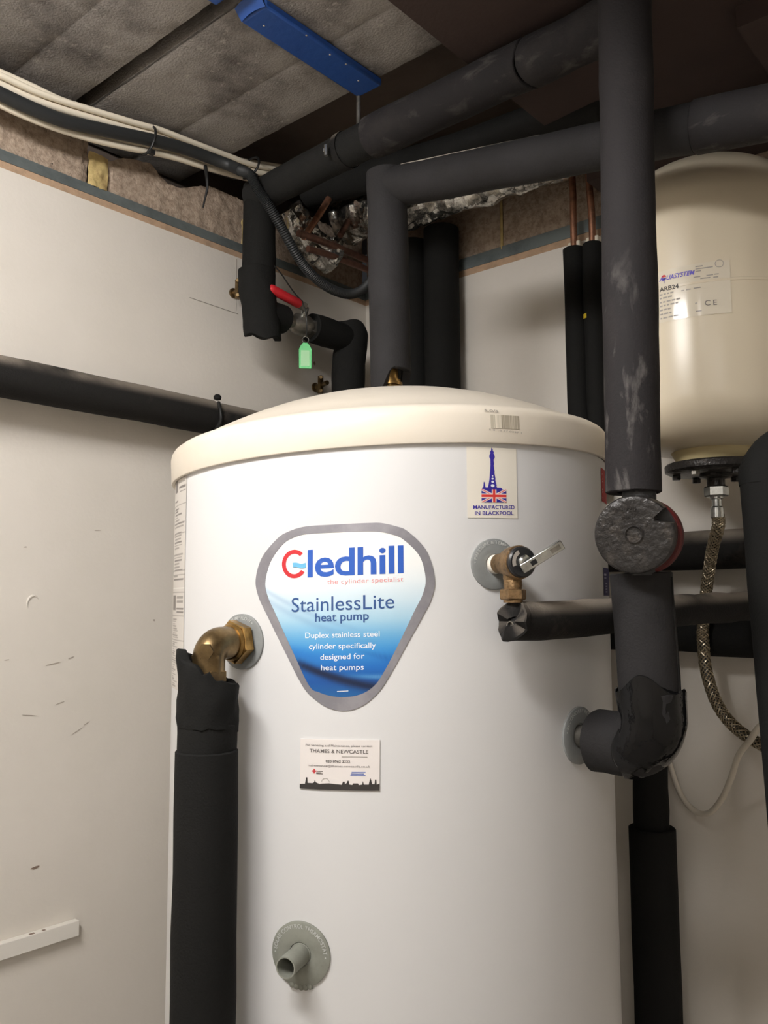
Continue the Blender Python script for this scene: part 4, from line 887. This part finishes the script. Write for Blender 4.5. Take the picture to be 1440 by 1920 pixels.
fl_ = obj('flange', G().lathe(TX, UP, [(0.030, 1.7125), (0.058, 1.7135), (0.0635, 1.7165), (0.0640, 1.7240), (0.0620, 1.7262), (0.03, 1.7265)], 56), M_BLACKCAST, ev)
for i in range(6):
    a = math.radians(20 + 60 * i); p = TX + Vector((math.cos(a), math.sin(a), 0)) * 0.049 + UP * 1.7070
    obj('bolt', G().hexa(p, UP, 0.0058, 0.0065), M_STEEL if i == 4 else M_BLACKCAST, fl_, sharp=20)
obj('socket', G().lathe(TX, UP, [(0.0115, 1.690), (0.0115, 1.706), (0.020, 1.709), (0.020, 1.7135)], 28), M_BLACKCAST, ev)
VD = -CF; VD.z = 0; VD.normalize()
def tk(s, z, r=RT + 0.0006):
    # s along the tank surface measured from the direction facing the camera
    a = s / RT; rgt = Vector((CR.x, CR.y, 0)).normalized(); return TX + r * (math.sin(a) * rgt + math.cos(a) * VD) + UP * z
TA = []
def tkb(u, v): return tk(LX0 + u * (LX1 - LX0), LZ0 + v * (LZ1 - LZ0))
LX0, LX1, LZ0, LZ1 = -0.1347, -0.0225, 1.888, 1.953
tl = patch('vessel_label', LX0, LX1, LZ0, LZ1, 24, 2, lambda u, v: (233, 224, 205), ev, mm=mat_print('vessel_label_print', 0.12, 0.6), fn=lambda s, z: tk(s, z))
tfn = lambda u, v: tk(LX0 + u * (LX1 - LX0), LZ0 + v * (LZ1 - LZ0), RT + 0.0010)
obj('lettering', fit_text('A  UASYSTEM', 0.26, 0.805, 0.635, 0.80, 0.085, tfn, bold=0.02, shear=0.15), I_VIOLET, tl)
g = G(); poly_on(g, [(0.315 + 0.028 * math.cos(a), 0.87 + 0.045 * math.sin(a)) for a in [math.pi * i / 10 for i in range(11)]], tfn); obj('drop_emblem', g, I_RED, tl)
g = G(); poly_on(g, [(0.315 + 0.028 * math.cos(a), 0.855 + 0.05 * math.sin(a)) for a in [math.pi + math.pi * i / 10 for i in range(11)]], tfn); poly_on(g, [(0.309, 0.815), (0.318, 0.74), (0.322, 0.815)], tfn); obj('drop_emblem', g, I_INDIGO, tl)
obj('lettering', fit_text('ARB24', 0.26, 0.60, 0.475, 0.595, 0.085, tfn, bold=0.02), I_BLACK, tl)
obj('lettering', fit_text('CE', 0.735, 0.175, 0.855, 0.165, 0.10, tfn, spacing=1.4), I_GREY, tl)
g = G()
for k, (u1, v) in enumerate(((0.42, 0.525), (0.40, 0.455), (0.50, 0.375), (0.45, 0.305), (0.36, 0.225), (0.37, 0.145), (0.44, 0.065))):
    u = 0.26
    while u < u1:
        du = rs.uniform(0.02, 0.05); poly_on(g, [(u, v), (u + du, v), (u + du, v + 0.028), (u, v + 0.028)], tfn); u += du + 0.012
for u0, u1, v in ((0.655, 0.73, 0.93), (0.655, 0.83, 0.885), (0.655, 0.71, 0.84), (0.635, 0.83, 0.735), (0.84, 0.885, 0.74), (0.70, 0.80, 0.69), (0.83, 0.88, 0.685), (0.50, 0.53, 0.52), (0.55, 0.60, 0.52), (0.63, 0.70, 0.525), (0.27, 0.66, 0.235), (0.64, 0.70, 0.08)): poly_on(g, [(u0, v), (u1, v), (u1, v + 0.02), (u0, v + 0.02)], tfn)
stuff(obj('small_print', g, I_LIGHT, tl))
g = G()
for i in range(24):
    a0, a1 = 2 * math.pi * i / 24, 2 * math.pi * (i + 1) / 24
    poly_on(g, [(0.895 + r * 0.6 * math.cos(a), 0.945 + r * math.sin(a)) for r, a in ((0.064, a0), (0.074, a0), (0.074, a1), (0.064, a1))], tfn)
obj('round_mark', g, I_LIGHT, tl)

hs = thing('braided_hose', 'braided steel hose curving down from the cream vessel', 'hose', TX + UP * 1.36)
obj('hex_nut', G().hexa(TX + UP * 1.6825, UP, 0.0155, 0.0140, 0.35), M_CHROME, hs, sharp=20)
obj('ferrule', G().lathe(TX, UP, [(0.0085, 1.655), (0.0085, 1.668), (0.0062, 1.670), (0.0062, 1.679), (0.0085, 1.680), (0.0085, 1.684)], 24), M_CHROME, hs)
HP = smooth_path([(0.764, -0.162, 1.662), (0.7625, -0.155, 1.646), (0.7420, -0.122, 1.6305 - 0.012), (0.7288, -0.102, 1.592), (0.7188, -0.091, 1.5586), (0.7131, -0.090, 1.5215), (0.7112, -0.090, 1.4919), (0.7160, -0.094, 1.4484), (0.7311, -0.1, 1.4066), (0.7563, -0.105, 1.3774), (0.7971, -0.108, 1.3557), (0.8359, -0.11, 1.3455), (0.90, -0.11, 1.335), (1.0, -0.08, 1.33), (1.08, -0.03, 1.33)], 14)
obj('hose_sheath', G().tube(HP, 0.0068, 16), M_RUBBER, hs)
F = frames(HP); g = G(); ac = 0
for hand in (1, -1):
    for k in range(8):
        pts = []
        for i, (p, t_, n_, b_) in enumerate(F):
            a = hand * i * 0.42 + 2 * math.pi * k / 8; r = 0.0073 + 0.0004 * math.cos(i * 1.68 + (0 if hand > 0 else math.pi)); pts.append(p + (n_ * math.cos(a) + b_ * math.sin(a)) * r)
        g.tube(pts, 0.0011, 5)
stuff(obj('braid', g, mat('braid_wire', (168, 156, 134), 0.32, 0.9), hs))

wc = thing('flex_cable', 'off-white flex hanging in a loop on the back wall under the hose', 'cable', (0.69, -0.03, 1.24))
obj('sheath', G().tube(smooth_path([(0.62, -0.022, 1.328), (0.63, -0.022, 1.297), (0.645, -0.024, 1.260), (0.668, -0.03, 1.242), (0.692, -0.04, 1.246), (0.716, -0.055, 1.272), (0.736, -0.075, 1.304), (0.758, -0.105, 1.341), (0.783, -0.131, 1.368), (0.80, -0.145, 1.388), (0.825, -0.145, 1.410)], 8), 0.0042, 12), M_CABLE2, wc)

# ------------------------------------------------------------------ cables along the left wall
W1 = [(0.045,-0.842,2.269),(0.045,-0.799,2.269),(0.045,-0.753,2.270),(0.045,-0.705,2.270),(0.045,-0.636,2.280),(0.045,-0.556,2.287),(0.045,-0.495,2.294),(0.045,-0.435,2.300),(0.045,-0.389,2.308),(0.045,-0.353,2.317),(0.045,-0.310,2.329),(0.045,-0.237,2.349)]
W2 = [(0.035,-0.837,2.265),(0.035,-0.794,2.266),(0.035,-0.748,2.268),(0.035,-0.699,2.272),(0.035,-0.630,2.279),(0.037,-0.551,2.284),(0.035,-0.488,2.291),(0.035,-0.427,2.297),(0.035,-0.381,2.304),(0.035,-0.345,2.310),(0.035,-0.294,2.324),(0.035,-0.228,2.348)]
W3 = [(0.050,-0.843,2.247),(0.050,-0.800,2.249),(0.050,-0.755,2.249),(0.050,-0.707,2.254),(0.050,-0.638,2.265),(0.050,-0.583,2.274),(0.050,-0.544,2.281),(0.050,-0.482,2.286),(0.050,-0.416,2.292),(0.050,-0.357,2.298),(0.052,-0.295,2.312)]
W3b = [(x + 0.005, y, z + 0.0098) for x, y, z in W3]
W4 = [(0.045,-0.840,2.227),(0.045,-0.797,2.224),(0.045,-0.759,2.223),(0.045,-0.719,2.225),(0.045,-0.661,2.232),(0.045,-0.598,2.244),(0.045,-0.560,2.253),(0.045,-0.510,2.263),(0.045,-0.446,2.271),(0.045,-0.383,2.281),(0.045,-0.341,2.290)]
W5 = [(0.038,-0.840,2.232),(0.036,-0.759,2.231),(0.036,-0.700,2.235),(0.038,-0.649,2.241),(0.040,-0.595,2.254),(0.042,-0.554,2.263),(0.044,-0.506,2.271),(0.044,-0.453,2.279),(0.043,-0.408,2.282),(0.040,-0.373,2.286),(0.040,-0.336,2.294)]
B1 = [(0.060,-0.847,2.233),(0.060,-0.804,2.230),(0.060,-0.759,2.229),(0.060,-0.712,2.232),(0.060,-0.644,2.246),(0.060,-0.566,2.264),(0.062,-0.511,2.273),(0.066,-0.457,2.276),(0.080,-0.428,2.270),(0.105,-0.425,2.254)]
CDT = [(0.105,-0.425,2.254),(0.128,-0.424,2.238),(0.134,-0.412,2.216),(0.135,-0.394,2.200),(0.135,-0.361,2.169),(0.135,-0.326,2.132),(0.133,-0.290,2.110),(0.130,-0.243,2.099),(0.128,-0.195,2.101),(0.126,-0.159,2.116),(0.124,-0.129,2.142),(0.12,-0.10,2.18)]
W5 = [(x - 0.003, y, z + 0.005) for x, y, z in W5]
W2 = [(x - 0.003, y, z - 0.001) for x, y, z in W2]
B2 = [(0.030,-0.834,2.244),(0.030,-0.790,2.242),(0.030,-0.744,2.241),(0.030,-0.695,2.243),(0.030,-0.626,2.255),(0.030,-0.550,2.270),(0.030,-0.489,2.280),(0.030,-0.423,2.285),(0.030,-0.365,2.293)]
def ext(P): return [(P[0][0], -1.6, P[0][2] + 0.002), (P[0][0], -1.1, P[0][2] - 0.004)] + P
for P, r, lab in ((W1, 0.0051, 'uppermost white cable of the bundle under the ceiling blocks'), (W2, 0.0049, 'second white cable of the bundle, tucked behind the uppermost one'), (W3b, 0.0046, 'thin white cable in the upper half of the bundle, third from its top'), (W3, 0.0051, 'white cable lying right on top of the thick black conduit'), (W4, 0.0053, 'lowest white cable of the bundle, sagging below the black conduit'), (W5, 0.0046, 'white cable between the black conduit and the lowest cable')):
    o = obj('white_cable', G().tube(smooth_path(ext(P), 6), r, 12), M_CABLE, loc=P[5]); tag(o, lab, 'cable', 'white cables in the bundle')
cd = thing('black_conduit', 'thick black ribbed conduit in the cable bundle, looping down behind the central pipe', 'conduit', (0.06, -0.56, 2.25))
obj('conduit_run', G().tube(smooth_path(ext(B1), 6), 0.0096, 16), M_RUBBER, cd)
CP = smooth_path(CDT, 26); obj('ribbed_run', G().tube(CP, lambda u: 0.0082 + 0.0007 * math.cos(u * (len(CP) - 1) * math.pi), 14), M_RUBBER, cd)
o = obj('black_cable', G().tube(smooth_path(ext([(x - 0.011, y, z + 0.002) for x, y, z in B2]), 6), 0.0056, 12), M_RUBBER, loc=B2[5]); tag(o, 'thin black cable at the back of the bundle against the wall blocks', 'cable')
def tie(y, cx, cz, rx, rz, lab, tail=None):
    g = G(); n = 28
    pts = [(cx + rx * math.cos(a), y + 0.004 * math.sin(a), cz + rz * math.sin(a)) for a in [2 * math.pi * i / n for i in range(n)]]
    g.tube(pts + [pts[0], pts[1]], 0.0021, 8)
    t = thing('cable_tie', lab, 'cable tie', (cx, y, cz - rz)); obj('strap', g, M_TIE, t)
    if tail: obj('tail', G().tube(smooth_path(tail, 5), lambda u: 0.0026 * (1 - 0.55 * u), 8), M_TIE, t)
    obj('tie_head', G().box((cx + 0.4 * rx, y - 0.004, cz - rz - 0.003), (cx + 0.4 * rx + 0.007, y + 0.004, cz - rz + 0.004)), M_TIE, t)
tie(-0.566, 0.050, 2.2665, 0.019, 0.0235, 'black cable tie round the bundle midway along the wall')
tie(-0.368, 0.060, 2.296, 0.024, 0.019, 'black cable tie round the bundle next to the upright pipe')
t = thing('cable_tie', 'black tie tail pointing down from the bundle over the block wall', 'cable tie', (0.05, -0.455, 2.195))
obj('tail', G().tube(smooth_path([(0.050, -0.455, 2.268), (0.056, -0.456, 2.246), (0.056, -0.455, 2.228), (0.054, -0.457, 2.212), (0.052, -0.460, 2.194)], 5), lambda u: 0.0034 * (1 - 0.6 * u), 8), M_TIE, t)

# ------------------------------------------------------------------ foil duct and bare copper in the corner
def crumple(path, R, seed, seg=40, amp=0.010):
    g = G(); F = frames(path); last = None
    for k, (p, t_, n_, b_) in enumerate(F):
        rr = R(k / (len(F) - 1)); pts = []
        for i in range(seg):
            a = 2 * math.pi * i / seg; d = n_ * math.cos(a) + b_ * math.sin(a); q = p + d * rr
            w = noise.noise(q * 34 + Vector((seed, 0, 0))); w2 = abs(noise.noise(q * 75 + Vector((0, seed, 0))))
            pts.append(q + d * (amp * w - amp * 0.9 * w2))
        r_ = g.ring(pts)
        if last: g.strip(last, r_)
        else: g.cap(r_, True)
        last = r_
    g.cap(last); return g
fd = thing('foil_duct', 'crumpled silver foil duct along the back wall under the dark pipes', 'duct', (0.3, -0.1, 2.2))
obj('duct_skin', crumple(smooth_path([(0.06, -0.125, 2.285), (0.13, -0.13, 2.277), (0.20, -0.128, 2.266), (0.30, -0.125, 2.262), (0.40, -0.12, 2.258), (0.47, -0.115, 2.256), (0.56, -0.11, 2.262)], 16), lambda u: 0.047 - 0.012 * u, 3.0, amp=0.009), M_FOIL, fd, sharp=25)
obj('duct_skin', crumple(smooth_path([(0.055, -0.275, 2.255), (0.060, -0.24, 2.225), (0.062, -0.20, 2.20), (0.07, -0.17, 2.19)], 12), lambda u: 0.022 + 0.014 * u, 9.0, amp=0.012), M_FOIL, fd, sharp=25)
for P, r, mm, lab in (([(0.100, -0.195, 2.312), (0.098, -0.232, 2.252), (0.096, -0.262, 2.206), (0.094, -0.272, 2.192)], 0.0062, M_COPPER, 'bright bare copper pipe slanting down by the foil in the corner'),
                  ([(0.096, -0.285, 2.1955), (0.098, -0.20, 2.199), (0.10, -0.10, 2.199), (0.10, -0.02, 2.199)], 0.0066, M_COPPER_D, 'old brown copper pipe running level in the corner, upper of the two'),
                  ([(0.096, -0.262, 2.174), (0.098, -0.20, 2.1785), (0.10, -0.10, 2.180), (0.10, -0.02, 2.180)], 0.0060, M_COPPER_D, 'old brown copper pipe running level in the corner, lower of the two'),
                  ([(0.102, -0.10, 2.330), (0.102, -0.150, 2.275), (0.102, -0.185, 2.222)], 0.0058, M_COPPER_D, 'dull copper pipe slanting behind the bright one in the corner')):
    o = obj('copper_pipe', G().tube(smooth_path(P, 6), r, 14), mm, loc=P[-1]); tag(o, lab, 'pipe', 'bare copper pipes in the corner')

# ------------------------------------------------------------------ blue strips under the ceiling blocks
for y0, y1, lab in ((-0.636, -0.398, 'long blue plastic strip fixed under the ceiling blocks above the black pipe'), (-0.90, -0.664, 'short blue strip end at the ceiling, across the dark joint from the long one')):
    t = thing('blue_strip', lab, 'strip', (0.37, y0, 2.29), 'blue strips under the ceiling')
    g = G().box((0.342, y0 + 0.012, 2.297), (0.390, y1, 2.309)); g2 = obj('strip_body', g, M_BLUE, t, bevel=0.003)
    g = G().grid(6, 6, lambda u, v: (0.344 + 0.046 * u, y0 + 0.012 * v - 0.004 * math.sin(u * math.pi), 2.3085 - 0.012 * v)); obj('end_lip', g, M_BLUE, t)
    if y1 > -0.6:
        for x, y in ((0.385, -0.47), (0.383, -0.50), (0.372, -0.43), (0.388, -0.55), (0.36, -0.60)): obj('plaster_speck', G().lathe((x, y, 2.2972), -UP, [(0.0016, 0), (0.0012, 0.0008)], 7), M_SCUFF, t)
